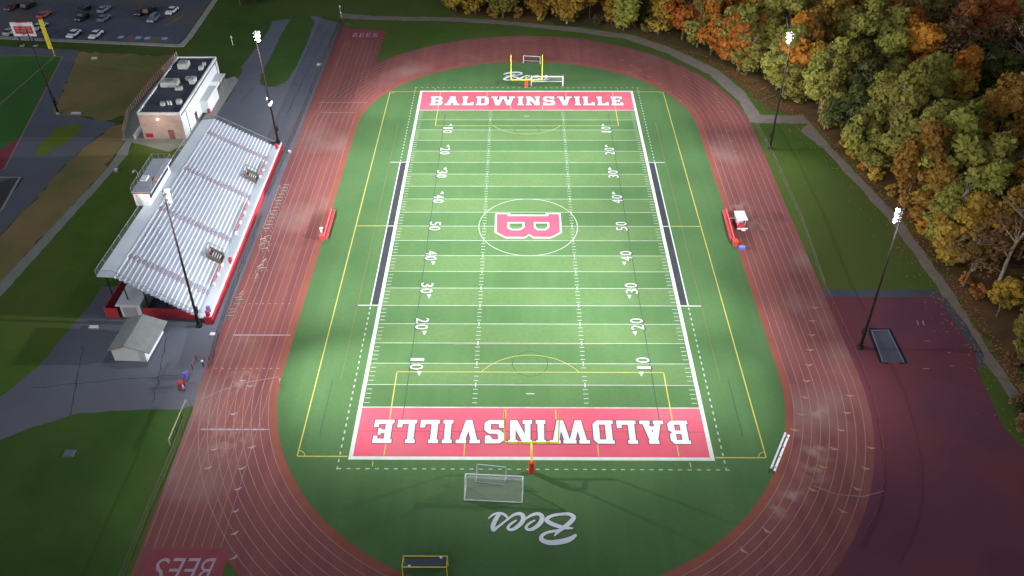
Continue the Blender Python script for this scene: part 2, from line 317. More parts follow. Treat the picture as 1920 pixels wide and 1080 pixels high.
sheet('perimeter_path', [(-50.7, 99.3), (-41.6, 98.2), (-18.2, 97.0), (-3.7, 94.5), (13.4, 90.0), (25.7, 85.6), (35.7, 76.7), (44.4, 64.2), (48.9, 50.2), (49.3, 40), (62, 39.5), (59.4, 36.4), (62.4, 28.4), (67.4, 2.7), (69.2, -18.4), (69.3, -31.9), (70.0, -42.8), (70.1, -49.1), (70.3, -90), (73, -90), (72.4, -46), (71.7, -42.3), (71.2, -31.3), (71.2, -18.0), (69.6, 2.7), (64.4, 28.4), (63.3, 35.2), (61.9, 43.2), (52.3, 43.7), (51.2, 54.2), (47.1, 66.7), (37.6, 79.6), (27.5, 88.3), (13.6, 93.0), (-3.7, 97.2), (-18.4, 100.0), (-42.0, 101.0), (-51.5, 103)], 0.008, gravel)
sheet('throwing_apron', [(48.2, -18.9), (68.6, -18.6), (68.9, -26.2), (69.2, -34.3), (67.8, -37.2), (67.2, -41.7), (66.6, -49.1), (68.1, -54.8), (69, -80), (30, -80)], 0.012, apron)
sheet('apron_edge', [(49.5, -18.5), (68.8, -18.4), (68.9, -20.4), (49.5, -20.3)], 0.016, asphd)
MB().strip([(68.7, -20.5), (69.3, -27), (69.5, -34.3), (68.2, -37.4)], [1.2, 1.6, 1.2, 0.6], 0.020).build('apron_side_strip', asphd, kind='structure')
sheet('sand_pit_cover', [(54.2, -28.4), (57.5, -28.4), (57.5, -36.1), (53.6, -36.1)], 0.020, M('pit_cover', (0.075, 0.070, 0.098), (0.090, 0.084, 0.112), 0.4))
MB().strip([(54.2, -28.4), (57.5, -28.4), (57.5, -36.2), (56.4, -36.3)], 0.42, 0.024).strip([(54.1, -28.7), (53.6, -36.2), (54.7, -36.3)], 0.42, 0.028).build('sand_pit_rim', blackm, kind='structure')
MB().strip([(54.55, -28.75), (57.15, -28.75), (57.15, -36.0)], 0.12, 0.032).strip([(54.45, -29.1), (53.98, -35.9)], 0.12, 0.036).build('sand_pit_edge', M('pit_edge_grey', (0.20, 0.20, 0.25)), kind='structure')
m = MB()
for x in (62.5, 63.4): m.strip([(x+0.1, -26.3), (x-0.1, -27.5)], 0.22, 0.020)
for a in ((59.6, -37.5, 0.9), (62.0, -31.3, 0.8), (64.6, -33.9, 0.5), (64.0, -36.9, 0.5)): m.rect(a[0], a[1], a[0]+a[2], a[1]+0.16, 0.020)
m.build('runway_mark', fadew, kind='structure')

# track oval
def arc(cx, cy, r, a0, a1, n=40, ry=None):
    ry = r if ry is None else ry
    return [(cx+r*math.cos(R(a0+(a1-a0)*k/n)), cy+ry*math.sin(R(a0+(a1-a0)*k/n))) for k in range(n+1)]
CN, CF = -38.9, 38.2
def oval(r): return arc(0, CF, r, 0, 180)+arc(0, CN, r, 180, 360)
sheet('running_track', oval(49.4), 0.016, track)
MB().poly([(-50.0, 95.4), (-49.8, 60), (-49.3, 24), (-49.2, 0), (-49.1, -25), (-48.8, -45), (-48.4, -76), (-37.4, -76), (-37.4, -38), (-37.4, 76), (-37.4, 90.9), (-47.2, 92)], 0.020).build('sprint_straight', track, kind='structure')
tf = arc(0, CF, 37.4, 0, 180, 60, 33.2)+arc(0, CN, 37.4, 180, 360, 60)
# worn reddish apron of the far bend and an inner margin with the floodlit orange glow in its colour
MB().strip(arc(0, CF, 37.9, -1, 90, 40, 34.0)+arc(0, CF, 37.9, 92, 181, 40, 34.0)+arc(0, CN, 37.9, 179, 361, 60), 1.2, 0.0235, True).build('track_inner_margin', inner, kind='structure')
sheet('turf_field', tf, 0.028, turf)
sheet('far_pad', [(-46.9, 91.6), (-37.6, 90.7), (-37.9, 84.6), (-46.8, 85.0)], 0.024, padred)
sheet('near_pad', [(-47.2, -69.7), (-37.6, -69.6), (-37.5, -76), (-47.2, -76)], 0.024, padred)
lm = MB(); lo = MB()
for k in range(9):
    r = 38.6+1.2*k
    (lo if k < 6 else lm).strip(arc(0, CF, r, 0, 90, 40)+arc(0, CF, r, 91, 180, 40), 0.085, 0.026)
    lm.strip(arc(0, CN, r, 180.2, 360, 80), 0.085, 0.026)
    (lo if k < 5 else lm).strip([(-r, 38.2), (-r, -38.9)], 0.09, 0.030)
    lm.strip([(r, 38.2), (r, -38.9)], 0.08, 0.026)
    lm.strip([(-r, -38.9), (-r+0.1*(k > 6), -69.4)], 0.075, 0.034)
    if k < 8: lm.strip([(-r, 38.2), (-r, 84.2)], 0.06, 0.034)
lm.build('lane_line', fadew, kind='structure'); lo.build('inner_lane_line', fadeo, kind='structure')  # inner lanes use the more orange line colour
m = MB()
m.rect(-47.1, -30.36, -38.0, -30.14, 0.040); m.rect(-46.6, -50.17, -37.0, -50.0, 0.040)
for k in range(8):
    m.rect(-46.4+1.2*k, -50.25, -46.0+1.2*k, -49.9, 0.044)
m.build('start_line', greyw, kind='structure')
m = MB(); m.rect(-47.8, 49.4, -36.6, 49.62, 0.040); m.rect(-46.6, 44.4, -38.6, 44.6, 0.040)
m.strip([(-48.2, -44.3), (-46, -42.6), (-42.5, -40.8), (-37.9, -39.6)], 0.12, 0.040)
for k in range(10): m.rect(-48+1.05*k, -37.9, -47.6+1.05*k, -37.7, 0.040)
for k in range(8): m.rect(-47.6+1.1*k, -22.6, -47.3+1.1*k, -22.4, 0.040)
m.strip([(37.2, -59.6), (40, -61), (43.2, -61.3), (46.2, -60.4)], 0.12, 0.040)
for q in range(7): m.rect(-45.5+q*1.2, 76.8, -45.2+q*1.2, 77.0, 0.040)
m.build('relay_zone_line', fadew, kind='structure')
def ticks(pts, z, w, h, name, mat, ang):
    m = MB()
    for x, y in pts:
        a = math.atan2(y-(CN if y < CN else y), x)+ang; c, s = math.cos(a), math.sin(a)
        P = [(-w, h*0.4), (0, -h), (w, h*0.4), (0, h*0.2)]
        m.poly([(x+c*p-s*q, y+s*p+c*q) for p, q in P], z)
    m.build(name, mat, kind='structure')
ticks([(46.9, -23.2), (45.7, -26.5), (44.7, -29.9), (43.6, -33.3), (42.5, -36.7), (41.3, -40.1), (40.2, -43.5), (38.8, -46.9), (37.1, -49.8), (46.8, -43.1), (45.4, -46.5), (43.6, -49.8), (41.7, -53.2), (39.3, -56.4), (36.9, -60.2), (46.8, -53), (45, -56.6), (42.8, -60), (39.9, -63.6), (29.5, -66.6), (26, -69.5)], 0.040, 0.75, 0.32, 'hurdle_mark', M('yellow_hurdle_mark', (0.34, 0.19, 0.10), (0.40, 0.24, 0.125)), 0)
ticks([(-43.1, -40.4), (-42.8, -47.1), (-41.7, -41.5), (-38.6, -53.3), (-39.1, -57.0), (-43.7, -53.7), (-43.6, -56.9), (-38.7, -60.4), (-38.1, -63.9), (-37.4, -67.3), (-36.6, -70.8), (-35.8, -74)], 0.044, 0.65, 0.28, 'relay_mark', greyw, math.pi)
ticks([(24+1.9*k, 72.2-2.6*k-0.17*k*k) for k in range(7)]+[(44.2-0.1*k, 54-4.4*k) for k in range(7)], 0.040, 0.55, 0.25, 'bend_mark', fadew, 0)

# ------------------------------------------------------------------ field markings
W = 24.384; EL = 54.864; GL = 45.72
TZ = 0.032
for sg, nm in ((1, 'endzone'), (-1, 'endzone')):
    m = MB(); m.rect(-W, min(sg*GL, sg*EL), W, max(sg*GL, sg*EL), TZ); m.build(nm, ezred, kind='structure')
m = MB()
for sg in (1, -1): m.rect(sg*25.4-0.68, -22.6, sg*25.4+0.68, 22.7, TZ)
m.build('team_box', boxgrey, kind='structure')
m = MB(); Z = 0.036; BW = 0.56
for sg in (1, -1):
    m.rect(min(sg*W, sg*(W+BW)), -EL-BW, max(sg*W, sg*(W+BW)), EL+BW, Z)
    m.rect(-W, min(sg*EL, sg*(EL+BW)), W, max(sg*EL, sg*(EL+BW)), Z)
    m.rect(sg*26.2-0.1, -22.9, sg*26.2+0.1, 23.0, Z)
    for y in (-22.86, 22.9):
        x0, x1 = sorted((sg*(W+BW), sg*28.3)); m.rect(x0, y-0.1, x1, y+0.1, Z+0.004)
    x0, x1 = sorted((sg*(W+BW), sg*26.1)); m.rect(x0, -0.1, x1, 0.1, Z+0.004)
m.build('sideline_marking', whitel, kind='structure'); m = MB()
for k in range(-10, 11):
    y = k*5*YD; t = 0.12 if abs(k) == 10 else 0.062
    m.rect(-W, y-t, W, y+t, Z)
for k in range(-49, 50):
    if k % 5 == 0: continue
    y = k*YD
    for x in (-8.13, 8.13): m.rect(x-0.36, y-0.06, x+0.36, y+0.06, Z)
    for sg in (1, -1):
        x0, x1 = sorted((sg*(W-0.15), sg*(W-0.95))); m.rect(x0, y-0.06, x1, y+0.06, Z)
for k in range(-9, 10):
    for x in (-8.13, 8.13): m.rect(x-0.09, k*5*YD-0.45, x+0.09, k*5*YD+0.45, Z+0.004)
m.rect(-0.6, -43.05, 0.6, -42.85, Z); m.rect(-0.6, 42.8, 0.6, 43.0, Z)
m.strip(arc(0, 0, 9.15, 0, 354, 60), 0.15, Z+0.008, True)
m.build('yard_line_marking', thinw, kind='structure')
m = MB()
for sg in (1, -1):
    y0 = 23.6
    for k in range(27):
        for s2 in (1, -1): m.rect(sg*26.2-0.1, s2*(y0+k*1.28)-0.28, sg*26.2+0.1, s2*(y0+k*1.28)+0.28, Z)
for sg in (1, -1):
    for k in range(42): m.rect(-26.2+k*1.275, sg*57.0-0.09, -25.65+k*1.275, sg*57.0+0.09, Z)
m.build('dashed_boundary', thinw, kind='structure')
m = MB(); ZY = 0.048
for sg in (1, -1):
    m.rect(sg*32.0-0.085, -54.9, sg*32.0+0.085, 54.9, ZY)
    x0, x1 = sorted((sg*25.1, sg*31.9)); m.rect(x0, -54.98, x1, -54.8, ZY); m.rect(x0, 54.8, x1, 54.98, ZY)
    x0, x1 = sorted((sg*26.4, sg*31.9)); m.rect(x0, -0.08, x1, 0.08, ZY)
    m.rect(-20.15, sg*38.45-0.06, 20.15, sg*38.45+0.06, ZY)
    for q in (1, -1):
        a, b = sorted((sg*38.6, sg*49.0)); m.rect(q*20.15-0.08, a, q*20.15+0.08, b, ZY)
        a, b = sorted((sg*52.2, sg*54.7)); m.rect(q*20.15-0.08, a, q*20.15+0.08, b, ZY); m.rect(q*9.2-0.08, a, q*9.2+0.08, b, ZY)
        a, b = sorted((sg*55.7, sg*56.6)); m.rect(q*21.5-0.07, a, q*21.5+0.07, b, ZY)
        a, b = sorted((sg*46.1, sg*48)); m.rect(q*3.6-0.08, a, q*3.6+0.08, b, ZY)
        m.strip(arc(q*32, sg*54.9, 1.0, *((90, 180) if (q, sg) == (1, -1) else (0, 90) if (q, sg) == (-1, -1) else (180, 270) if (q, sg) == (1, 1) else (270, 360)), 8), 0.12, ZY+0.004)
    m.strip(arc(0, sg*43.9, 9.2, 36 if sg < 0 else 216, 144 if sg < 0 else 324, 24), 0.09, ZY+0.004)
m.build('soccer_line', yellow, kind='structure')
m = MB()
for sg in (1, -1):
    m.rect(sg*18.3-0.06, -49.5, sg*18.3+0.06, 44, 0.040)
    m.strip(arc(0, sg*36.6, 2.7, 0, 354, 40), 0.10, 0.044, True)
    m.rect(-W+0.1, sg*50.3-0.04, W-0.1, sg*50.3+0.04, 0.036)
    m.rect(sg*29.6-0.06, -51, sg*29.6+0.06, -40, 0.036)
m.build('lacrosse_line', blackl, kind='structure')
m = MB()
for sg in (1, -1):
    m.rect(sg*28.4-0.07, -40, sg*28.4+0.07, 40, 0.036); m.rect(-12, sg*32.3-0.12, 12, sg*32.3+0.12, 0.036)
m.build('field_hockey_line', redl, kind='structure')

# slab letters out of convex pieces, ten units high
def oc(P, o):
    P = list(P)
    if sum(a[0]*b[1]-b[0]*a[1] for a, b in zip(P, P[1:]+P[:1])) < 0: P.reverse()
    n = len(P); L = []
    for i in range(n):
        a, b = P[i], P[(i+1) % n]; d = Vector((b[0]-a[0], b[1]-a[1])).normalized(); nn = Vector((d.y, -d.x))
        L.append((Vector(a)+nn*o, d))
    out = []
    for i in range(n):
        (p, d), (q, e) = L[i-1], L[i]; c = d.x*e.y-d.y*e.x
        t = ((q.x-p.x)*e.y-(q.y-p.y)*e.x)/c if abs(c) > 1e-6 else 0
        out.append((p.x+d.x*t, p.y+d.y*t))
    return out
def bx(a, b, c, d): return [(a, b), (c, b), (c, d), (a, d)]
ST = bx(.55, 0, 2.65, 10); SL = [bx(0, 0, 3.2, 1.5), bx(0, 8.5, 3.2, 10)]
LT = {
 'I': (3.2, [ST]+SL),
 'L': (6.3, [ST]+SL+[bx(2.6, 0, 6.3, 1.8), bx(4.7, 1.8, 6.3, 3.3)]),
 'E': (6.5, [ST]+SL+[bx(2.6, 0, 6.4, 1.8), bx(4.9, 1.8, 6.4, 3.2), bx(2.6, 8.2, 6.2, 10), bx(4.8, 6.9, 6.2, 8.2), bx(2.6, 4.3, 4.1, 5.8), bx(3.9, 3.6, 4.9, 6.5)]),
 'D': (6.7, [ST]+SL+[bx(2.6, 0, 4.8, 1.8), bx(2.6, 8.2, 4.8, 10), bx(4.6, 1.8, 6.7, 8.2), [(4.6, 8.1), (6.7, 8.1), (6.7, 8.4), (5.3, 10), (4.7, 10)], [(4.6, 1.9), (6.7, 1.9), (6.7, 1.6), (5.3, 0), (4.7, 0)]]),
 'B': (6.7, [ST]+SL+[bx(2.6, 0, 4.8, 1.7), bx(2.6, 4.3, 4.8, 5.8), bx(2.6, 8.3, 4.8, 10), bx(4.4, 6.2, 6.4, 8.2), bx(4.5, 1.7, 6.7, 4.0),
       [(4.4, 8.1), (6.4, 8.1), (6.4, 8.6), (5.3, 10), (4.4, 10)], [(4.4, 6.3), (6.4, 6.3), (6.4, 5.9), (5.6, 5.05), (4.4, 5.05)], [(4.4, 5.05), (5.6, 5.05), (6.7, 4.2), (6.7, 3.9), (4.4, 3.9)], [(4.5, 1.8), (6.7, 1.8), (6.7, 1.4), (5.5, 0), (4.5, 0)]]),
 'A': (7.9, [[(.9, 1), (3.0, 1), (5.0, 10), (2.9, 10)], [(7.0, 1), (4.9, 1), (2.9, 10), (5.0, 10)], bx(2.2, 2.6, 5.7, 4.1), bx(0, 0, 3.4, 1.5), bx(4.5, 0, 7.9, 1.5), bx(2.3, 8.5, 5.6, 10)]),
 'V': (7.9, [[(.9, 9), (3.0, 9), (5.0, 0), (2.9, 0)], [(7.0, 9), (4.9, 9), (2.9, 0), (5.0, 0)], bx(0, 8.5, 3.4, 10), bx(4.5, 8.5, 7.9, 10)]),
 'N': (7.8, [bx(.55, 0, 2.4, 10), bx(5.4, 0, 7.25, 10), [(.7, 10), (3.0, 10), (7.1, 0), (4.9, 0)], bx(0, 0, 3.1, 1.5), bx(0, 8.5, 2.6, 10), bx(4.7, 8.5, 7.8, 10)]),
 'W': (13.0, [[(.9, 9), (3.0, 9), (4.6, 0), (2.5, 0)], [(6.9, 10), (5.0, 10), (2.7, 0), (4.6, 0)], [(6.1, 10), (8.0, 10), (10.3, 0), (8.4, 0)], [(12.1, 9), (10.0, 9), (8.4, 0), (10.5, 0)], bx(0, 8.5, 3.5, 10), bx(4.4, 8.5, 8.6, 10), bx(9.5, 8.5, 13, 10)]),
 'S': (6.6, [bx(1.4, 8.3, 4.6, 10), bx(1.9, 4.2, 4.9, 5.9), bx(2.0, 0, 5.2, 1.7), bx(.1, 6.4, 2.1, 8.4), bx(4.5, 1.6, 6.6, 4.0), bx(4.5, 6.7, 6.3, 10), bx(.1, 0, 1.9, 3.3),
       [(.1, 8.3), (2.1, 8.3), (2.1, 10), (1.5, 10), (.1, 8.6)], [(.1, 6.5), (2.1, 6.5), (2.6, 5.9), (2.6, 4.2), (1.6, 4.3), (.1, 5.9)], [(4.5, 3.9), (6.6, 3.9), (6.6, 4.3), (5.2, 5.8), (4.3, 5.9), (4.2, 4.2)], [(4.5, 1.7), (6.6, 1.7), (6.6, 1.3), (5.2, 0), (4.5, 0)], bx(3.9, 7.6, 4.8, 10), bx(1.6, 0, 2.4, 1.7)]),
}
def word(text, flip, cy, h, total, name):
    ws = [LT[c][0] for c in text]; u = h/10; gap = (total/u-sum(ws))/(len(text)-1)
    md, ml = MB(), MB(); x = -total/u/2; sg = -1 if flip else 1; k = 0
    for c in text:
        w, P = LT[c]
        for i, q in enumerate(P):
            for mb, o, z in ((md, 0.30, 0.052), (ml, 0.0, 0.066)):
                pts = [(sg*(x+a)*u, cy+sg*(b-5)*u) for a, b in oc(q, o)]
                mb.poly(pts, z+0.0009*i)
        x += w+gap
    o = md.build(name+'_outline', letd, kind='structure'); ml.build(name, letw, kind='structure')
word('BALDWINSVILLE', True, -50.35, 4.3, 44.4, 'endzone_lettering'); word('BALDWINSVILLE', False, 50.25, 4.3, 44.4, 'endzone_lettering')
# midfield monogram
Bw = [(-6.21, 4.25), (-3.39, 4.25), (-3.39, 3.72), (3.34, 3.72), (3.34, 4.28), (6.17, 4.28), (6.17, -2.12), (4.06, -3.86), (0.94, -3.87), (0.16, -2.89), (-0.64, -3.87), (-4.11, -3.87), (-6.17, -2.15)]
Br = [(-5.71, 3.82), (-3.86, 3.82), (-3.86, 3.19), (3.78, 3.19), (3.78, 3.84), (5.65, 3.84), (5.65, -1.81), (4.05, -3.33), (0.95, -3.33), (0.16, -2.47), (-0.64, -3.33), (-4.05, -3.33), (-5.65, -1.84)]
def scl(P, kx, ky, c): return [(c[0]+(x-c[0])*kx, c[1]+(y-c[1])*ky) for x, y in P]
sheet('midfield_letter_border', Bw, 0.056, letw)
sheet('midfield_letter_outline', scl(Br, 1.03, 1.04, (0, 0.3)), 0.060, letd); sheet('midfield_letter', Br, 0.064, logored)
C1 = [(-4.02, 1.38), (-0.57, 1.38), (-0.57, -0.52), (-1.43, -1.48), (-3.29, -1.48), (-4.0, -0.62)]; C2 = [(0.95, 1.38), (4.02, 1.38), (4.0, -0.55), (3.27, -1.47), (1.62, -1.47), (0.96, -0.61)]
for c in (C1, C2):
    cx = sum(p[0] for p in c)/6
    sheet('monogram_counter_outline', c, 0.068, letd); sheet('monogram_counter_border', scl(c, 0.92, 0.90, (cx, 0)), 0.072, letw); sheet('monogram_counter', scl(c, 0.72, 0.66, (cx, 0)), 0.076, turf)
# script words at both ends
S = [([(5.48, -67.37), (4.56, -68.07), (3.36, -68.42), (2.03, -68.51), (1.16, -68.09), (1.25, -67.48), (1.92, -67.04), (2.97, -66.8), (3.88, -66.62)], (.35, .75, .8, .72, .6, .45, .4, .4, .3)),
 ([(2.73, -67.56), (3.42, -66.77), (4.27, -66.05), (4.98, -65.33), (5.31, -64.7), (4.73, -64.25), (3.51, -64.29), (2.36, -64.62), (1.85, -65.17), (2.41, -65.71), (3.44, -66.15), (4.33, -66.37), (5.15, -66.4)], (.15, .5, .6, .62, .6, .5, .42, .45, .6, .62, .55, .45, .2)),
 ([(-0.9, -65.09), (-0.14, -64.49), (0.7, -64.21), (1.23, -64.54), (1.21, -65.26), (0.75, -65.98), (-0.01, -66.57), (-0.6, -66.61), (-0.75, -66.22), (-0.37, -65.72), (0.39, -65.21)], (.25, .4, .5, .6, .62, .58, .5, .42, .4, .34, .2)),
 ([(-3.16, -65.19), (-2.41, -64.46), (-1.65, -64.22), (-1.17, -64.55), (-1.17, -65.27), (-1.65, -65.99), (-2.4, -66.62), (-2.92, -66.62), (-3.03, -66.27), (-2.63, -65.73), (-1.95, -65.22)], (.25, .4, .5, .6, .62, .58, .5, .42, .4, .34, .2)),
 ([(-5.58, -65.02), (-4.99, -64.39), (-4.24, -64.16), (-3.55, -64.38), (-3.01, -65.01)], (.15, .3, .4, .4, .3)),
 ([(-4.23, -64.36), (-4.67, -65.2), (-4.95, -66.1), (-4.86, -66.72), (-4.35, -66.27), (-3.68, -65.65), (-3.01, -65.0)], (.5, .6, .62, .5, .36, .32, .3))]
def smooth_path(P, w, n=6):
    out = []; ow = []
    P = [Vector(p) for p in P]; w = list(w)
    for i in range(len(P)-1):
        a, b, c, d = P[max(i-1, 0)], P[i], P[i+1], P[min(i+2, len(P)-1)]
        for k in range(n):
            t = k/n; t2, t3 = t*t, t*t*t
            out.append(0.5*((2*b)+(c-a)*t+(2*a-5*b+4*c-d)*t2+(3*b-a-3*c+d)*t3)); ow.append(w[i]+(w[i+1]-w[i])*t)
    out.append(P[-1]); ow.append(w[-1]); return [(p.x, p.y) for p in out], ow
def script(near):
    md, ml = MB(), MB()
    for i, (P, w) in enumerate(S):
        pts, ww = smooth_path(P, w)
        if not near: pts = [(-x, -y-3.2) for x, y in pts]
        n = len(pts)
        for k in range(n-1):   # short pieces, each a hair above the last, so that loops may cross
            z = 0.0004*(k+n*0)+0.004*i
            ml.strip(pts[k:k+2], [ww[k], ww[k+1]], 0.056+z); md.strip(pts[k:k+2], [ww[k]+0.22, ww[k+1]+0.22], 0.034+z*0.2)
            if 0 < k: ml.poly(arc(pts[k][0], pts[k][1], ww[k]/2, 0, 330, 11), 0.0562+z)
    md.build('script_outline', numd, kind='structure'); ml.build('script_lettering', letw, kind='structure')
script(True); script(False)
# plain lettering from the built-in face
_tc = {}
def glyph(ch):
    if ch not in _tc:
        cu = bpy.data.curves.new('glyph', 'FONT'); cu.body = ch; cu.size = 1; cu.offset = -0.004; cu.resolution_u = 3
        ob = bpy.data.objects.new('glyph', cu); me = bpy.data.meshes.new_from_object(ob)
        V = [tuple(v.co) for v in me.vertices]; F = [tuple(p.vertices) for p in me.polygons]
        bpy.data.objects.remove(ob); bpy.data.meshes.remove(me); bpy.data.curves.remove(cu)
        xs = [v[0] for v in V]; ys = [v[1] for v in V]
        _tc[ch] = ([((v[0]-min(xs))/(max(xs)-min(xs)), (v[1]-min(ys))/(max(ys)-min(ys))) for v in V], F)
    return _tc[ch]
def put(mb, ch, w, h, f, z, slant=0.0):
    V, F = glyph(ch); mb.add([(*f((x-0.5)*w+(y-0.5)*h*slant, (y-0.5)*h), z) for x, y in V], F)
m = MB(); md = MB()
for sg in (-1, 1):                        # -1: the side by the stands
    for k in range(-4, 5):
        num = 50-10*abs(k); y = k*10*YD
        for i, ch in enumerate(str(num)):
            off = (i-0.5)*1.62
            if sg < 0: f = lambda a, b: (-17.3+b, y-off-a); g = lambda a, b: (-17.3+b-0.16, y-off-a-0.14)
            else: f = lambda a, b: (17.3-b, y+off+a); g = lambda a, b: (17.3-b+0.16, y+off+a-0.14)
            w = 0.55 if ch == '1' else 1.12
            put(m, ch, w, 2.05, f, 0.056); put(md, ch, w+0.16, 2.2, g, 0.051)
        if k:
            d = 1 if k > 0 else -1; x = sg*16.75
            m.poly([(x-0.36, y+d*1.75), (x+0.36, y+d*1.75), (x, y+d*2.75)], 0.056)
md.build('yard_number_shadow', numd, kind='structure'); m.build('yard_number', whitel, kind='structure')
m = MB()
for i, ch in enumerate('BEES'):
    put(m, ch, 1.25, 2.6, lambda a, b: (-42.4+(i-1.5)*1.75+a, 87.9+b), 0.030); put(m, ch, 1.45, 3.3, lambda a, b: (-42.4-(i-1.5)*1.85-a, -72.6-b), 0.030, 0.12)
m.build('pad_lettering', M('faded_pad_letter', (0.30, 0.25, 0.28), (0.37, 0.31, 0.34), 0.5), kind='structure')

m = MB(); rs = random.Random(12)
for x0, y0, x1, y1 in ((-74, -42, -52, -39), (-70, -33, -66, -48), (-55, -45, -57.5, -31), (-68, 62, -52, 58), (-54, 44, -53, 92), (-66, 50, -64.5, 57)):
    n = 14; P = [(x0+(x1-x0)*k/n+rs.uniform(-.22, .22), y0+(y1-y0)*k/n+rs.uniform(-.22, .22)) for k in range(n+1)]
    m.strip(P, [rs.uniform(.05, .14) for _ in P], 0.0145)
m.build('pavement_crack', M('crack_sealer', (0.035, 0.032, 0.038), (0.05, 0.045, 0.05)), kind='structure')
# ------------------------------------------------------------------ parking lot
sheet('parking_lot', [(-240, 97), (-140, 87.0), (-90.6, 81.9), (-89.4, 83.7), (-89.8, 97), (-90.6, 150), (-240, 150)], 0.008, M('parking_asphalt', (0.080, 0.090, 0.120), (0.098, 0.106, 0.136), 0.12, 0.85, c3=(0.115, 0.106, 0.108), scale3=0.06))
m = MB()
for P in ([(-240, 96.6), (-140, 86.3), (-104.6, 82.5), (-90.2, 81.1)], [(-89.0, 82.2), (-88.6, 86), (-89.0, 112), (-89.8, 150)]):
    for a, b in zip(P, P[1:]):
        d = (Vector(b)-Vector(a)).normalized(); n_ = Vector((-d.y, d.x))*0.75
        q = [(a[0]+n_.x, a[1]+n_.y), (a[0]-n_.x, a[1]-n_.y), (b[0]-n_.x, b[1]-n_.y), (b[0]+n_.x, b[1]+n_.y)]
        m.prism(q, 0.0, 0.12)
m.prism([(-90.2, 81.9), (-90.2, 80.35), (-88.3, 80.35), (-88.2, 82.2), (-89.7, 82.2)], 0, 0.117)
m.build('pavement', conc, kind='structure')
m = MB(); mo = MB()
for k in range(18):
    x = -141+2.75*k; y0 = 87.3-(x+140)*0.103
    m.strip([(x, y0), (x+0.9, y0+4.8)], 0.12, 0.014)
    if k % 2 == 0: mo.strip([(x-2, 97.5), (x+2.2, 107)], 0.13, 0.014)
mo.strip([(-97.3, 94.2), (-94.9, 101.5)], 0.5, 0.018)
for x0 in (-105.2, -98.6):
    for k in range(8): mo.strip([(x0+0.5*k-0.6, 83.8-(x0+105)*0.1), (x0+0.5*k+0.5, 87.4-(x0+105)*0.1)], 0.16, 0.014)
m.build('stall_line', fadew, kind='structure'); mo.build('stall_line_yellow', M('faded_yellow', (0.24, 0.14, 0.06), (0.30, 0.19, 0.08)), kind='structure')
m = MB()
for x, y in ((-106.8, 86.6), (-102.0, 86.2), (-99.6, 86.0), (-94.9, 85.7)): m.rect(x-0.7, y-0.8, x+0.7, y+0.8, 0.018)
m.build('blue_bay_marking', M('pale_blue_paint', (0.22, 0.40, 0.55), (0.28, 0.46, 0.6)), kind='structure')

def make_car(name, label, suv):
    t = thing(name, label, 'car', group='cars in the parking lot')
    h = 0.2 if suv else 0.0
    prof = [(-2.25, 0.35), (-2.3, 0.75), (-2.1, 0.98+h), (-1.35, 1.02+h), (1.15, 0.98+h), (2.15, 0.80+h), (2.3, 0.6), (2.25, 0.35)]
    m = MB(); n = len(prof)
    for s, wv in ((-1, 0.86), (1, 0.86)): pass
    L = [(x, -0.88, z) for x, z in prof]; Rr = [(x, 0.88, z) for x, z in prof]
    m.add(L+Rr, [tuple(range(n)), tuple(range(2*n-1, n-1, -1))]+[(k, n+k, n+(k+1) % n, (k+1) % n) for k in range(n)])
    body = m.build('body', None, t)
    z0, z1 = 1.0+h, 1.45+h*1.6; xb0, xb1, xt0, xt1 = ((-2.1, 0.85, -1.95, 0.25) if suv else (-1.7, 0.95, -1.05, 0.2))
    g = MB().hexa([(xb0, -0.80, z0-0.05), (xb1, -0.80, z0-0.05), (xb1, 0.80, z0-0.05), (xb0, 0.80, z0-0.05)], [(xt0, -0.64, z1), (xt1, -0.64, z1), (xt1, 0.64, z1), (xt0, 0.64, z1)])
    g.build('window', glassd, t)
    MB().hexa([(xt0-0.06, -0.67, z1-0.04), (xt1+0.06, -0.67, z1-0.04), (xt1+0.06, 0.67, z1-0.04), (xt0-0.06, 0.67, z1-0.04)], [(xt0+0.05, -0.6, z1+0.06), (xt1-0.05, -0.6, z1+0.06), (xt1-0.05, 0.6, z1+0.06), (xt0+0.05, 0.6, z1+0.06)]).build('roof', None, t)
    for x in (-1.4, 1.4):
        for y in (-0.84, 0.84): MB().tube((x, y-0.11, 0.33), (x, y+0.11, 0.33), 0.33, n=12).build('wheel', blackm, t)
    for y in (-0.62, 0.62):
        MB().box((2.2, y, 0.68), (0.16, 0.34, 0.14)).build('headlight', whitep, t); MB().box((-2.25, y, 0.85), (0.12, 0.3, 0.14)).build('tail_light', redp, t)
    return t
PAINT = {k: M(k+'_car_paint', c, tuple(q*1.1 for q in c), 0.8, 0.3, spec=0.5) for k, c in dict(white=(.62, .65, .70), black=(.012, .012, .016), paleblue=(.17, .24, .32), slate=(.11, .15, .21), maroon=(.09, .03, .035), red=(.30, .07, .06), silver=(.30, .33, .36)).items()}
sed = make_car('parked_car', '', False); suv = make_car('parked_car', '', True)
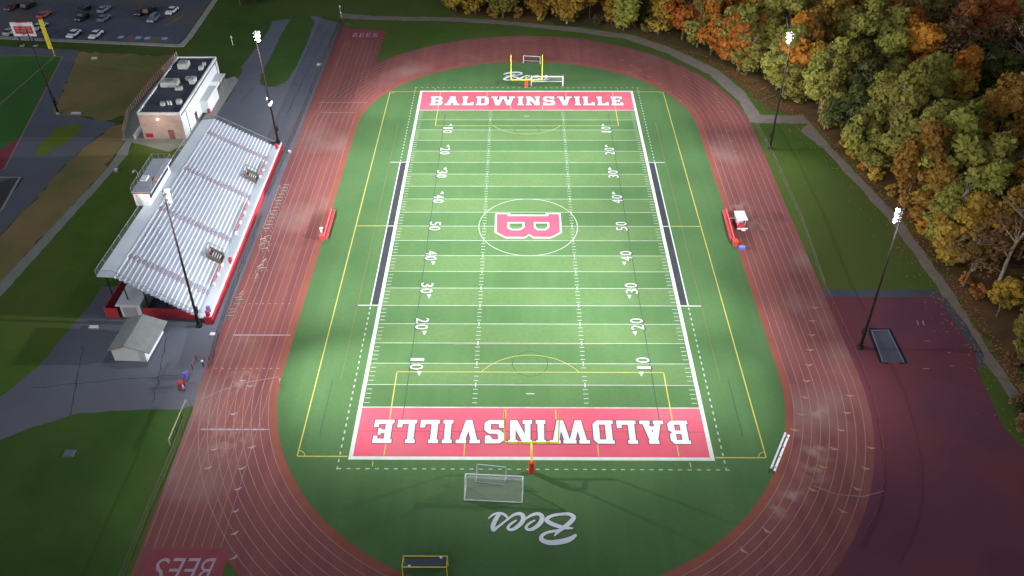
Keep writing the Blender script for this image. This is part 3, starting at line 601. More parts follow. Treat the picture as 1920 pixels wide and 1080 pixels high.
CARS = [(-119.4, 87.4, 'white', 0, 'white sedan in the kerbside row beside an empty stall and the yellow pole'), (-113.4, 86.9, 'white', 0, 'white sedan parked at the kerb, the one nearer the striped bays'), (-137.0, 89.0, 'silver', 0, 'silver car parked at the kerb behind the red scoreboard'), (-130.6, 92.6, 'silver', 0, 'small pale car half hidden between the scoreboard and the yellow pole'),
 (-140.2, 107.3, 'black', 1, 'black sport utility vehicle parked beside a maroon one'), (-144.4, 106.2, 'maroon', 0, 'maroon car beside the black vehicle at the far corner of the lot'), (-123.6, 104.9, 'black', 0, 'black car in the back row, the end one of the dark pair'), (-121.6, 98.6, 'black', 1, 'black vehicle in the front of the dark pair, nose to the aisle'),
 (-117.8, 104.5, 'paleblue', 0, 'pale blue car in the back row next to the dark pair'), (-115.4, 98.2, 'slate', 0, 'grey blue car nose to nose with the pale blue one'), (-106.8, 102.6, 'maroon', 0, 'dark maroon car in the back row between two blue grey cars'), (-101.6, 97.6, 'slate', 1, 'slate blue vehicle standing before the white car by the orange stripe'), (-98.4, 103.4, 'white', 0, 'white car in the back row beside the orange stripe'), (-104.6, 103.4, 'black', 1, 'black vehicle parked against the dark maroon car'),
 (-133.0, 100.6, 'red', 0, 'faded red car alone in the middle of the lot')]
used = {}
for x, y, c, s, lb in CARS:
    src = suv if s else sed; rz = R(80+random.uniform(-3, 3))+(math.pi if random.random() < .3 else 0)
    if s not in used: o = src; o.location = (x, y, 0.01); o.rotation_euler = (0, 0, rz); o['label'] = lb; used[s] = 1
    else: o = dup(src, (x, y, 0.01), rz, lb)
    for ch in o.children:
        if ch.name.split('.')[0] in ('body', 'roof'):
            if not ch.data.materials: ch.data.materials.append(None)
            ch.material_slots[0].link = 'OBJECT'; ch.material_slots[0].material = PAINT[c]

# ------------------------------------------------------------------ ball park: scoreboard, foul pole, dark pole
t = thing('scoreboard', 'red and white scoreboard on posts beyond the ball park outfield', 'scoreboard', (-128.6, 81, 0))
MB().box((0, 0, 4.5), (5.6, 0.5, 3.6)).build('cabinet', whitep, t)
MB().box((0.2, -0.28, 4.4), (4.6, 0.08, 2.0)).build('display_panel', redp, t)
m = MB()
for x in (-1.3, 0.2, 1.6): m.box((x, -0.33, 4.9), (1.0, 0.03, 0.35))
m.box((0.2, -0.33, 4.2), (4.2, 0.03, 0.14)); m.build('panel_trim', M('pinkish_trim', (0.5, 0.2, 0.18), (0.55, 0.25, 0.22)), t)
MB().box((0.1, 0, 6.55), (2.6, 0.4, 0.55)).build('header_board', M('dull_red', (0.22, 0.03, 0.04)), t)
for x in (-1.9, 1.7): MB().tube((x, 0.1, 0), (x, 0.1, 2.8), 0.16, n=8).build('post', darkst, t)
for x in (-1.9, 1.7): MB().box((x, 0.1, 0.1), (0.9, 0.9, 0.22)).build('footing', conc, t)
t = thing('foul_pole', 'tall yellow foul pole with a mesh wing at the ball park corner', 'foul pole', (-119.4, 74.9, 0))
MB().tube((0, 0, 0), (0, 0, 9.6), 0.13, 0.1, 8).build('pole', yelp, t)
MB().box((-0.52, 0, 5.7), (0.9, 0.06, 7.6)).build('wing_panel', yelp, t)
def floodpole(name, label, loc, H, lit, cant, faces, group=None, mat=darkst):
    t = thing(name, label, 'light pole', loc, 0, group)
    lean = Vector((cant[0], cant[1], H))
    MB().tube((0, 0, 0), lean, 0.24, 0.10, 10).build('pole', mat, t, True)
    MB().tube((0, 0, 0), (0, 0, 0.5), 0.5, 0.45, 10).build('base_plate', conc if not lit else darkst, t)
    MB().box((0.1*faces[0], 0.38, 3.2), (0.5, 0.4, 1.1)).build('ballast_box', darkst, t)
    d = Vector((faces[0], faces[1], 0)).normalized(); a = Vector((-d.y, d.x, 0))
    for j, z in enumerate((-0.1, -0.85, -1.6)):
        c = lean*((H+z)/H)
        w = 0.72 if j < 2 else 0.45
        MB().tube(c-a*w, c+a*w, 0.06, n=6).build('crossarm', galv, t)
        for k in ((-0.6, 0.0, 0.6) if j < 2 else (-0.3, 0.3)):
            p = c+a*k+d*0.25; q = p+(d*0.86-Vector((0, 0, 0.5)))*0.42
            f = MB().tube(p, q, 0.10, 0.20, 10).build('floodlight', galv if not lit else whitep, t)  # lit heads get a white housing that paints in lamp glare
            if lit:
                MB().ball(tuple(q+d*0.03), 0.19, 10, 6).build('lens', lens, f, True)
    return t
POLES = [((-53.1, 30.9, 0), 24.6, (-0.6, 0.2), (1, -0.25), 'dark floodlight pole with white loudspeakers at the far end of the stands'),
         ((-53.1, -28.2, 0), 25.7, (0.7, 0), (1, 0.35), 'dark floodlight pole at the near corner of the stands, in front of the seats'),
         ((51.0, 28.4, 0), 25.5, (-0.2, 0), (-1, -0.25), 'floodlight pole on the wooded side, rising from the lawn by the gravel path'),
         ((51.4, -32.9, 0), 25.7, (-0.5, 0), (-1, 0.35), 'floodlight pole standing on the maroon apron beside the sand pit')]
for i, (loc, H, ca, fc, lb) in enumerate(POLES):
    t = floodpole('floodlight_pole', lb, loc, H, True, ca, fc, 'lit floodlight poles around the track')
    if i == 0:
        for dx, dy, dz in ((-0.5, -0.2, 10.4), (0.45, -0.2, 9.6), (0.1, -0.5, 9.2)):
            MB().tube((dx*0.3-0.2, dy*0.3, dz), (dx-0.2, dy, dz), 0.12, 0.42, 10).build('loudspeaker', whitep, t)
floodpole('floodlight_pole', 'unlit black floodlight pole between the ball park and the dry lawn', (-105.7, 44.0, 0), 19.8, False, (-0.3, 0), (-1, 0.3))

# ------------------------------------------------------------------ bleachers
FN, FF, BN, BF = (Vector(q) for q in ((-51.0, -27.6), (-51.5, 28.0), (-67.8, -26.3), (-65.7, 24.6)))
def bl(u, v): q = (1-u)*((1-v)*FN+v*FF)+u*((1-v)*BN+v*BF); return (q.x, q.y)
NR = 19; U0, U1 = 0.125, 0.83; ZB = 1.35; RI = (8.8-ZB)/NR
AIS = [0.110, 0.378, 0.632, 0.895]; AW = 0.013
st = thing('grandstand', 'silver aluminium grandstand with a red front wall facing the track', 'bleachers')
def slab(mb, u0, u1, v0, v1, z0, z1):
    q = [bl(u0, v0), bl(u0, v1), bl(u1, v1), bl(u1, v0)]; mb.prism(q, z0, z1)
m = MB(); slab(m, 0.004, U0+0.004, 0.0, 1.0, 1.05, 1.2); slab(m, U1, 1.0, 0.0, 1.0, 8.62, 8.78); m.build('walkway_deck', M('pale_deck', (0.52, 0.58, 0.64), (0.62, 0.67, 0.72), 0.3, 0.6, 0.0), st)
m = MB(); du = (U1-U0)/NR
for r in range(NR):
    u = U0+r*du; z = ZB+r*RI
    slab(m, u, u+du*1.02, 0.002, 0.998, z-0.10, z); slab(m, u+du*0.96, u+du*1.0, 0.002, 0.998, z+0.004, z+RI-0.11)
m.build('tread_deck', alum2, st)
secs = list(zip([0.004]+[a+AW for a in AIS], [a-AW for a in AIS]+[0.996]))
VOM = [(0.195, 0.27), (0.195, 0.745)]
for r in range(NR):
    u = U0+r*du; z = ZB+r*RI
    for v0, v1 in secs:
        if r < 5 and any(v0 < vv < v1 for _, vv in VOM):
            vv = [q for _, q in VOM if v0 < q < v1][0]
            m = MB(); slab(m, u+du*0.44, u+du*0.86, v0, vv-0.022, z+0.36, z+0.42); slab(m, u+du*0.44, u+du*0.86, vv+0.022, v1, z+0.36, z+0.42)
            m.build('seat_plank', alum, st)
        else:
            m = MB(); slab(m, u+du*0.44, u+du*0.86, v0, v1, z+0.36, z+0.42); m.build('seat_plank', alum, st)
for v in (0.03, 0.2, 0.33, 0.45, 0.55, 0.7, 0.82, 0.94):
    m = MB(); a = bl(U0, v); b = bl(1, v); m.tube((*a, 0.9), (*b, 8.2), 0.12, n=4)
    for u in (0.25, 0.45, 0.65, 0.83, 0.97): q = bl(u, v); m.tube((*q, 0), (*q, 1.1+(u-U0)/(U1-U0)*7.0 if u < 0.84 else 8.5), 0.1, n=4)
    m.build('support_frame', darkst, st)
for v in AIS:
    a = MB(); nz = MB(); HR = []
    for r in range(NR):
        u = U0+r*du; z = ZB+r*RI
        slab(a, u+du*0.5, u+du*0.98, v-AW, v+AW, z+0.001, z+RI*0.5); slab(nz, u+du*0.40, u+du*0.5, v-AW*0.96, v+AW*0.96, z+RI*0.25, z+RI*0.5+0.01); slab(nz, u+du*0.0, u+du*0.10, v-AW*0.96, v+AW*0.96, z+0.004, z+0.03)
        if r % 3 == 1 and r < 17:
            p = bl(u, v); q = bl(u+du*1.6, v); HR.append(MB().path([(*p, z), (*p, z+0.95), (*q, z+0.95+RI*1.5), (*q, z+RI*1.4)], 0.035, 5))
    o = a.build('aisle_stair', alum2, st); nz.build('step_nosing', maroon, o)
    for h in HR: h.build('handrail', M('brown_rail', (0.22, 0.13, 0.12), (0.28, 0.18, 0.16)) if 'brown_rail' not in bpy.data.materials else bpy.data.materials['brown_rail'], o)
for u, v in VOM:   # stair openings: dark solid slab paints in the recess shade, with rails
    zt = lambda q: ZB+(q-U0)/du*RI
    def ramp(mb, u0, u1, v0, v1, lo, hi):
        q = [(u0, v0), (u1, v0), (u1, v1), (u0, v1)]
        b = [(*bl(*k), zt(k[0])+lo) for k in q]; t_ = [(*bl(*k), zt(k[0])+hi) for k in q]; mb.hexa(b[::-1], t_[::-1])
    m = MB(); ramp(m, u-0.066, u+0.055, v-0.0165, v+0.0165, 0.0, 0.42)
    o = m.build('stair_shade_slab', M('recess_shade_dark', (0.020, 0.017, 0.016), (0.035, 0.028, 0.024)) if 'recess_shade_dark' not in bpy.data.materials else bpy.data.materials['recess_shade_dark'], st)
    for vv in (v-0.0195, v+0.0165):
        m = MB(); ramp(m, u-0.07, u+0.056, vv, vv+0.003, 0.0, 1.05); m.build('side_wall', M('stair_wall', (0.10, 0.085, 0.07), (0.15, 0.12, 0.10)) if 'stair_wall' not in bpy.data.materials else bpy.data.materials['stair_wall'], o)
    m = MB()
    for k in range(4): ramp(m, u-0.05+k*0.022, u-0.042+k*0.022, v-0.016, v+0.016, 0.425, 0.46)
    m.build('stair_tread', alum2, o)
    m = MB()
    for vv in (v-0.02, v+0.02): m.path([(*bl(u-0.07, vv), 1.3), (*bl(u-0.07, vv), 3.2), (*bl(u+0.06, vv), 4.6), (*bl(u+0.06, vv), 3.4)], 0.05, 5)
    m.path([(*bl(u+0.06, v-0.02), 4.6), (*bl(u+0.06, v+0.02), 4.6)], 0.05, 5); m.build('guard_rail', M('bronze_rail', (0.14, 0.12, 0.07)), o)
    m = MB(); slab(m, u+0.057, u+0.064, v-0.0165, v+0.006, 2.2, 3.7); m.build('back_panel', maroon, o)
for v0, v1 in ((0.15, 0.245), (0.42, 0.595), (0.765, 0.865)):   # low red panels behind the accessible bays
    m = MB(); slab(m, U0-0.005, U0+0.003, v0, v1, 1.204, 2.0); o = m.build('bay_panel', maroon, st)
    m = MB(); n = int((v1-v0)/0.045)
    for k in range(n+1): v = v0+(v1-v0)*k/max(n, 1); slab(m, U0-0.028, U0-0.008, v-0.006, v+0.006, 1.204, 1.75)
    m.build('folding_seat', whitep, o)
m = MB(); slab(m, -0.004, 0.004, 0.0, 1.0, 0.02, 1.62); slab(m, 0.0041, 0.075, -0.004, 0.0, 0.02, 1.55); m.build('front_wall', redp, st)
m = MB(); m.path([(*bl(0, 0), 2.05), (*bl(0, 1), 2.05)], 0.04, 5); slab(m, -0.0035, 0.0055, 0, 1, 1.622, 1.68); m.build('wall_cap', alum, st)
m = MB(); pan = MB()
for k in range(17):
    v = k/16; q = bl(0.995, v); m.tube((*q, 8.6), (*q, 9.9), 0.035, n=5)
m.path([(*bl(0.995, 0), 9.9), (*bl(0.995, 1), 9.9)], 0.045, 5)
for v in (0.002, 0.998):
    m.path([(*bl(0.995, v), 9.9), (*bl(0.83, v), 9.9), (*bl(0.125, v), 2.5), (*bl(0.08, v), 2.2)], 0.045, 5)
    for u in (0.2, 0.35, 0.5, 0.65, 0.8): q = bl(u, v); z = ZB+(u-U0)/(U1-U0)*7.4; m.tube((*q, z-0.1), (*q, z+1.15), 0.035, n=5)
    a, b, c = bl(0.995, v), bl(0.83, v), bl(0.125, v)
    pan.add([(*a, 8.8), (*b, 8.8), (*b, 9.9), (*a, 9.9)], [(0, 1, 2, 3)]); pan.add([(*b, 8.7), (*c, 1.4), (*c, 2.5), (*b, 9.9)], [(0, 1, 2, 3)])
a, b = bl(0.995, 0), bl(0.995, 1); pan.add([(*a, 8.8), (*b, 8.8), (*b, 9.9), (*a, 9.9)], [(0, 1, 2, 3)])
m.build('perimeter_rail', galv, st); pan.build('rail_mesh', linkm, st)
# press box on the back walkway
t = thing('press_box', 'white press box with railed flat roof on top of the grandstand', 'press box', (-66.6, -1, 8.79))
MB().box((-0.4, 0, 1.28), (2.5, 11.0, 2.56)).build('cabin_wall', whitew, t)
MB().box((-0.05, 0, 2.70), (3.35, 11.4, 0.26)).build('roof_deck', M('grey_roof_deck', (0.36, 0.39, 0.46), (0.42, 0.45, 0.52), 0.4, 0.7), t)
m = MB(); m.box((-0.05, -5.72, 2.62), (3.4, 0.05, 0.22)); m.build('red_trim', redp, t)
MB().box((0.87, 0, 1.5), (0.06, 9.8, 1.0)).build('window', glassd, t)
MB().box((-0.9, -5.52, 1.0), (0.8, 0.05, 1.9)).build('door', M('grey_door', (0.40, 0.41, 0.44)), t)
f = MB().box((-0.25, -5.58, 2.25), (0.36, 0.2, 0.2)).build('wall_lamp', whitelamp, t)
MB().box((-1.1, -5.54, 2.05), (0.22, 0.08, 0.16)).build('vent', blackm, t)
m = MB(); pan = MB(); C4 = [(-1.7, -5.6), (1.6, -5.6), (1.6, 5.6), (-1.7, 5.6)]
for a, b in zip(C4, C4[1:]+C4[:1]):
    m.tube((*a, 3.85), (*b, 3.85), 0.04, n=5); pan.add([(*a, 2.85), (*b, 2.85), (*b, 3.83), (*a, 3.83)], [(0, 1, 2, 3)])
    n = 3 if abs(a[1]-b[1]) < 1 else 7
    for k in range(n): q = (a[0]+(b[0]-a[0])*k/n, a[1]+(b[1]-a[1])*k/n); m.tube((*q, 2.83), (*q, 3.85), 0.03, n=5)
m.build('roof_rail', galv, t); pan.build('roof_rail_mesh', linkm, t)
MB().box((-0.9, -1.2, 2.95), (1.1, 1.6, 0.24)).build('roof_hatch', alum, t)
m = MB()
for y in (-4.5, 0, 4.5): m.tube((-1.5, y, 0), (-1.5, y, -8.7), 0.14, n=6)
m.build('support_post', darkst, t)
t = thing('camera_tripod', 'small red covered camera stand on the press box roof edge', 'camera', (-65.2, -3.6, 11.62))
MB().box((0, 0, 0.75), (0.5, 0.7, 0.4)).build('camera_body', redp, t)
for dx, dy in ((-.2, -.25), (.25, 0), (-.2, .25)): MB().tube((dx*1.4, dy*1.4, 0), (0, 0, 0.6), 0.03, n=5).build('leg', darkst, t)
t = thing('gooseneck_lamp', 'white gooseneck street lamp behind the press box', 'lamp post', (-69.9, 0.6, 0))
MB().tube((0, 0, 0), (0, 0, 10.3), 0.09, 0.07, 8).path([(0, 0, 10.3), (-0.12, 0.2, 10.9), (-0.5, 0.6, 11.2), (-1.0, 1.0, 11.1), (-1.3, 1.2, 10.7)], 0.07, 6).build('pole', M('cream_metal', (0.45, 0.46, 0.40)), t)
MB().ball((-1.32, 1.22, 10.55), 0.25, 8, 5, 0.7).build('lamp_head', whitep, t)
# storage behind the end of the stand
t = thing('storage_room', 'white flat roofed storage room under the end of the grandstand', 'shed')
MB().box((-64.5, -23.0, 1.35), (3.3, 5.8, 2.7)).build('wall', whitew, t); MB().prism([(-66.5, -26.5), (-62.5, -26.5), (-62.5, -19.6), (-66.5, -19.6)], 2.704, 2.90).build('roof', whitep, t)
MB().box((-64.7, -25.93, 1.0), (2.2, 0.06, 2.0)).build('door', M('lilac_grey_door', (0.36, 0.36, 0.42)), t)
for i, (a, b, lb) in enumerate((((-68.7, -26.0), (-66.6, -26.1), 'short red wall panel outside the white storage room'), ((-68.7, -25.9), (-68.2, -17.0), 'red wall panel running under the stand behind the storage room'), ((-62.6, -25.9), (-54.2, -26.5), 'long red wall panel below the near end of the seats'))):
    d = Vector((b[0]-a[0], b[1]-a[1], 0)); L = d.length; c = ((a[0]+b[0])/2, (a[1]+b[1])/2, 0)
    t = thing('screen_wall', lb, 'wall', c, math.atan2(d.y, d.x)); MB().box((0, 0, 1.0), (L, 0.12, 1.96)).build('panel', redp, t)
    m = MB()
    for k in range(int(L/2.2)+1): m.tube((-L/2+0.06+k*2.2, 0.12, 0), (-L/2+0.06+k*2.2, 0.12, 2.05), 0.05, n=5)
    m.build('post_frame', galv, t)
# gabled shed
t = thing('gabled_shed', 'white shed with a grey green gable roof on the asphalt plaza', 'shed', (-61.1, -32.9, 0), R(-3))
W2, L2 = 2.55, 3.35
m = MB(); m.add([(-W2, -L2, 0), (W2, -L2, 0), (W2, L2, 0), (-W2, L2, 0), (-W2, -L2, 2.35), (W2, -L2, 2.35), (W2, L2, 2.35), (-W2, L2, 2.35), (0, -L2, 3.25), (0, L2, 3.25)], [(0, 1, 5, 8, 4), (2, 3, 7, 9, 6), (1, 2, 6, 5), (3, 0, 4, 7)]); m.build('wall', whitep, t)
e = 0.42; o = 0.38; zz = 2.35-0.16
m = MB()
for s in (-1, 1):
    ee = 1.0 if s > 0 else 0.35; ze = 3.3-0.36*(W2+ee)
    P = [(0, -L2-o, 3.3), (s*(W2+ee), -L2-o, ze), (s*(W2+ee), L2+o, ze), (0, L2+o, 3.3)]
    T = [(x, y, z+0.12) for x, y, z in P]; m.hexa(P, T) if s > 0 else m.hexa(P[::-1], T[::-1])
m.build('roof', shingle, t); MB().box((0, 0, 3.45), (0.3, 2*L2+2*o, 0.08)).build('ridge_cap', M('ridge', (0.24, 0.26, 0.25)), t)
MB().box((1.9, -L2-0.03, 1.0), (0.75, 0.05, 1.95)).build('door', M('pale_door', (0.46, 0.50, 0.50)), t)
MB().box((-W2-0.15, -L2+0.9, 1.4), (0.24, 0.24, 0.3)).build('wall_light', whitep, t)

# ------------------------------------------------------------------ fieldhouse beyond the stand
t = thing('fieldhouse', 'flat roofed white fieldhouse with rooftop units beyond the grandstand', 'building', (-77.8, 46.6, 0))
a, b, h = 4.55, 14.0, 5.9
MB().box((0, 0, h/2), (2*a, 2*b, h)).build('wall', whitew, t)
MB().box((0, -b-0.03, h/2-0.1), (2*a-0.1, 0.06, h-0.3)).build('end_wall', lamppink, t)
MB().box((0, 0, h+0.02), (2*a-0.5, 2*b-0.5, 0.04)).build('roof', roofd, t)
m = MB()
for s in (-1, 1): m.box((s*(a-0.1), 0, h+0.16), (0.3, 2*b, 0.36)); m.box((0, s*(b-0.12), h+0.159), (2*a-0.5, 0.3, 0.352))
m.build('parapet', whitep, t)
for x, y, sx, sy, sz in ((-1.4, 8.9, 2.2, 2.4, 1.2), (-1.7, -0.4, 3.6, 2.4, 1.1), (3.0, 0.9, 1.2, 2.0, 1.1), (1.5, 2.0, 0.8, 1.0, 0.8), (0.9, -2.6, 1.5, 0.9, 0.7), (2.9, 7.6, 0.9, 1.2, 0.8), (3.0, 9.7, 0.7, 0.8, 0.7), (3.0, -9.3, 1.0, 1.0, 0.9), (-0.3, -10.0, 0.9, 0.9, 0.7)):
    o = MB().box((x, y, h+0.04+sz/2), (sx, sy, sz)).build('rooftop_unit', M('cream_unit', (0.42, 0.43, 0.40), (0.50, 0.50, 0.47), 0.8) if 'cream_unit' not in bpy.data.materials else bpy.data.materials['cream_unit'], t)
    if sx > 1.1: MB().tube((x, y, h+0.04+sz), (x, y, h+0.16+sz), sx*0.24, n=10).build('fan', galv, o)
for x in (0.7, 1.3): MB().path([(x, -9.8, h+0.04), (x, -9.8, h+0.9), (x+0.5, -10.6, h+1.0), (x+0.6, -10.9, h+0.5)], 0.14, 6).build('vent_pipe', whitep, t)
MB().box((-0.5, -b-0.2, h-1.2), (0.4, 0.26, 0.26)).build('wall_lamp', warmlamp, t)
MB().box((1.6, -b-0.1, 1.1), (1.2, 0.08, 2.2)).build('door', maroon, t)
MB().box((-3.2, -b-0.1, 0.9), (1.6, 0.08, 0.9)).build('sign_board', redp, t)
for y in (-9.5, -4, 1.5, 7): MB().box((0, y, h+0.055), (2*a-0.7, 0.16, 0.03)).build('roof_seam', asphd, t)
MB().box((a+0.12, 0, h-0.35), (0.2, 2*b-0.2, 0.16)).build('gutter', galv, t)
for y in (-11, 12.5): MB().box((a+0.1, y, h/2-0.3), (0.14, 0.14, h-0.8)).build('downpipe', galv, t)
for y in (2, -6): MB().box((a+0.04, y, 1.1), (0.08, 1.3, 2.2)).build('door', M('dark_door', (0.05, 0.05, 0.06)) if 'dark_door' not in bpy.data.materials else bpy.data.materials['dark_door'], t)
MB().box((a+1.1, 9.5, 3.0), (2.2, 4.0, 0.18)).build('entrance_canopy', whitep, t)
for y in (8, 11): MB().tube((a+2.0, y, 0), (a+2.0, y, 2.95), 0.08, n=6).build('canopy_post', galv, t)
m = MB(); m.box((a+0.9, 1.5, 1.5), (1.8, 7.5, 3.0)); m.build('side_annex', whitew, t)
t = thing('ramp_railing', 'reddish picket railing along the sloping bank beside the fieldhouse', 'railing')
P = [(-88.0, 74), (-89.2, 58.3), (-89.6, 43.5), (-87.6, 35.0), (-86.6, 32.4)]
mr, mp_ = MB(), MB()
for p, q in zip(P, P[1:]):
    n = max(1, int((Vector(q)-Vector(p)).length/1.0))
    for zz in (0.5, 1.1): mr.tube((*p, zz), (*q, zz), 0.06, n=5)
    for k in range(n): x, y = p[0]+(q[0]-p[0])*k/n, p[1]+(q[1]-p[1])*k/n; mr.box((x, y, 0.75), (0.22, 0.22, 1.5))
mr.build('rail', M('dull_pink_rail', (0.36, 0.24, 0.23)), t)
t = thing('low_wall', 'pale retaining wall between the picket railing and the fieldhouse', 'wall', (-84.3, 46, 0))
MB().box((0, 0, 0.45), (0.4, 27, 0.9)).build('wall_face', whitew, t); MB().box((0, 0, 0.94), (0.6, 27.2, 0.08)).build('coping', whitep, t)

# ------------------------------------------------------------------ fences
def fence(label, P, h, rail, panel, step=6.0, post=None, group=None):
    t = thing('chain_link_fence', label, 'fence', (P[0][0], P[0][1], 0), 0, group); ox, oy = P[0]
    P = [(x-ox, y-oy) for x, y in P]
    mr, mp2 = MB(), MB(); me = None; d0 = 0.0
    for a, b in zip(P, P[1:]):
        mr.tube((*a, h), (*b, h), 0.035, n=5); mr.tube((*a, 0.12), (*b, 0.12), 0.02, n=4)
        mp2.add([(*a, 0.1), (*b, 0.1), (*b, h-0.03), (*a, h-0.03)], [(0, 1, 2, 3)])
        L = (Vector(b)-Vector(a)).length; k = -d0
        n = max(1, round(L/step))
        for k in range(n):
            x, y = a[0]+(b[0]-a[0])*k/n, a[1]+(b[1]-a[1])*k/n
            if me is None: o = MB().tube((0, 0, 0), (0, 0, h+0.06), 0.045, n=6).build('post', post or rail, t); me = o
            else: o = me.copy(); COL.objects.link(o)
            o.parent = t; o.location = (x, y, 0)
    mr.build('top_rail', rail, t); mp2.build('mesh_panel', panel, t)
redrail = M('maroon_rail', (0.15, 0.04, 0.05), (0.2, 0.06, 0.06)); bronze = M('tan_rail', (0.12, 0.09, 0.06), (0.16, 0.12, 0.08))
fence('black screened fence between the sprint straight and the plaza', [(-50.3, 97.3), (-50.5, 73.3), (-50.4, 47.4), (-50.5, 28.2), (-50.6, 9.7)], 1.3, darkst, linkd)
fence('dark screened fence between the grandstand and the hurdles', [(-50.2, 3), (-50.0, -7.7), (-49.9, -19.1), (-49.5, -30.5), (-48.8, -37.0)], 1.15, darkst, linkd, 4)
fence('red railed gate bay at the edge of the plaza beside the barrels', [(-48.9, -37.6), (-49.3, -36.0), (-51.3, -36.0), (-51.3, -41.7), (-49.2, -41.7)], 1.0, M('red_rail', (0.32, 0.06, 0.07)), linkm, 2.0, darkst)
fence('tan wire fence along the edge of the corner lawn', [(-49.3, -45.6), (-49.0, -54.4), (-49.2, -64.1), (-49.2, -80)], 1.2, bronze, linkm, 5)
fence('thin tan fence between the track bend and the lawn', [(50.3, 38.8), (50.9, 24.0), (51.0, 2.6), (49.9, -18.0)], 1.1, bronze, linkm, 6)
fence('maroon fence curving between the track and the apron', [(49.7, -18.4), (50.0, -32.6), (49.9, -42), (49.2, -48), (48.0, -54), (46.0, -60), (43.3, -65), (40.0, -69.3)], 1.2, redrail, linkr, 4.5)
fence('low fence across the far end beyond the sprint pad', [(-50.3, 97.3), (-48.5, 93.4), (-46.8, 92.6)], 1.2, bronze, linkm, 2.5)
t = thing('barrier_rail', 'short pale handrail at the tip of the corner lawn', 'railing', (-49.9, -45.4, 0))
MB().path([(0, 0, 0), (0, 0, 1.1), (-0.1, -7.6, 1.1), (-0.1, -7.6, 0)], 0.09, 6).build('rail', M('pale_rail', (0.30, 0.27, 0.22)), t)
for y in (-2.5, -5): MB().tube((-0.05, y, 0), (-0.05, y, 1.08), 0.05, n=5).build('post', darkst, t)

# ------------------------------------------------------------------ goals and goalposts
def goalpost(label, sg):
    t = thing('football_goalpost', label, 'goalpost', (0, sg*57.4, 0.03), 0 if sg < 0 else math.pi, 'football goalposts')
    MB().tube((0, 0, 0), (0, 0, 2.1), 0.42, 0.36, 12).build('pad', padr, t, False)
    MB().path([(0, 0, 1.6), (0, 0.05, 2.3), (0, 0.5, 2.75), (0, 1.3, 3.0), (0, 2.5, 3.05)], 0.13, 8).build('neck', yelg, t)
    MB().tube((-3.62, 2.5, 3.05), (3.62, 2.5, 3.05), 0.11, n=8).build('crossbar', yelg, t)
    for x in (-3.6, 3.6): MB().tube((x, 2.5, 3.16), (x, 2.5, 9.2), 0.09, 0.07, 8).build('upright', yelg, t)
goalpost('yellow goalpost with a red pad at the end nearer the upside-down lettering', -1)
goalpost('yellow goalpost with a red pad at the end towards the autumn woods', 1)
def soccer(name, label, loc, rz, w, h, d, td, rr, net, mat, group=None):
    t = thing(name, label, 'goal', loc, rz, group)      # mouth faces +y
    for s in (-1, 1):
        MB().tube((s*w/2, 0, 0), (s*w/2, 0, h), rr, n=8).build('post', mat, t)
        MB().path([(s*w/2, 0, h), (s*w/2, -td, h), (s*w/2, -d, 0), (s*w/2, 0, 0.04)] if td > 0 else [(s*w/2, 0, h), (s*w/2, -d, 0.03), (s*w/2, 0, 0.04)], rr*0.75, 6).build('side_frame', mat, t)
    MB().tube((-w/2, 0, h), (w/2, 0, h), rr, n=8).build('crossbar', mat, t)
    MB().tube((-w/2, -d, 0.05), (w/2, -d, 0.05), rr*0.75, n=6).build('ground_bar', mat, t)
    m = MB(); e = w/2-0.02
    if td > 0: m.add([(-e, 0, h-.04), (e, 0, h-.04), (e, -td, h-.04), (-e, -td, h-.04), (-e, -d, 0.05), (e, -d, 0.05)], [(0, 1, 2, 3), (3, 2, 5, 4)])
    else: m.add([(-e, 0, h-.03), (e, 0, h-.03), (e, -d, 0.05), (-e, -d, 0.05)], [(0, 1, 2, 3)])
    for s in (-1, 1): m.add([(s*e, 0, 0.02), (s*e, 0, h), (s*e, -max(td, .05), h), (s*e, -d, 0.02)], [(0, 1, 2, 3)])
    m.build('net', net, t)
soccer('soccer_goal', 'large white soccer goal on the grass above the near script lettering', (-4.9, -60.0, 0.03), R(-3), 7.5, 2.44, 2.3, 0.6, 0.09, netm, whitep, 'soccer goals')
soccer('soccer_goal', 'white soccer goal beside the goalpost at the woods end', (4.9, 57.8, 0.03), R(180), 7.5, 2.44, 2.4, 0.7, 0.09, netm, whitep, 'soccer goals')
soccer('practice_goal', 'small white goal frame behind the large soccer goal', (-5.3, -58.0, 0.03), R(-7), 3.9, 1.95, 1.4, 0, 0.055, mesh_mat('thin_net', (0.35, 0.38, 0.40), 0.16), M('grey_frame', (0.45, 0.50, 0.52)), 'small practice goals')
soccer('practice_goal', 'small grey goal frame beyond the script lettering at the woods end', (1.4, 70.2, 0.03), R(172), 4.2, 2.0, 1.6, 0, 0.07, mesh_mat('shade_net', (0.10, 0.07, 0.08), 0.5), M('grey_frame_b', (0.42, 0.42, 0.44)), 'small practice goals')
t = thing('yellow_goal', 'yellow framed box goal with dark netting at the bottom of the turf', 'goal', (-12.9, -72.6, 0.03))
for x in (-2.65, 2.65):
    for y in (-0.75, 0.75): MB().tube((x, y, 0), (x, y, 2.0), 0.06, n=6).build('post', yelp, t)
    MB().tube((x, -0.75, 2.0), (x, 0.75, 2.0), 0.06, n=6).build('side_bar', yelp, t)
for y in (-0.75, 0.75): MB().tube((-2.65, y, 2.0), (2.65, y, 2.0), 0.07, n=6).build('crossbar', yelp, t)
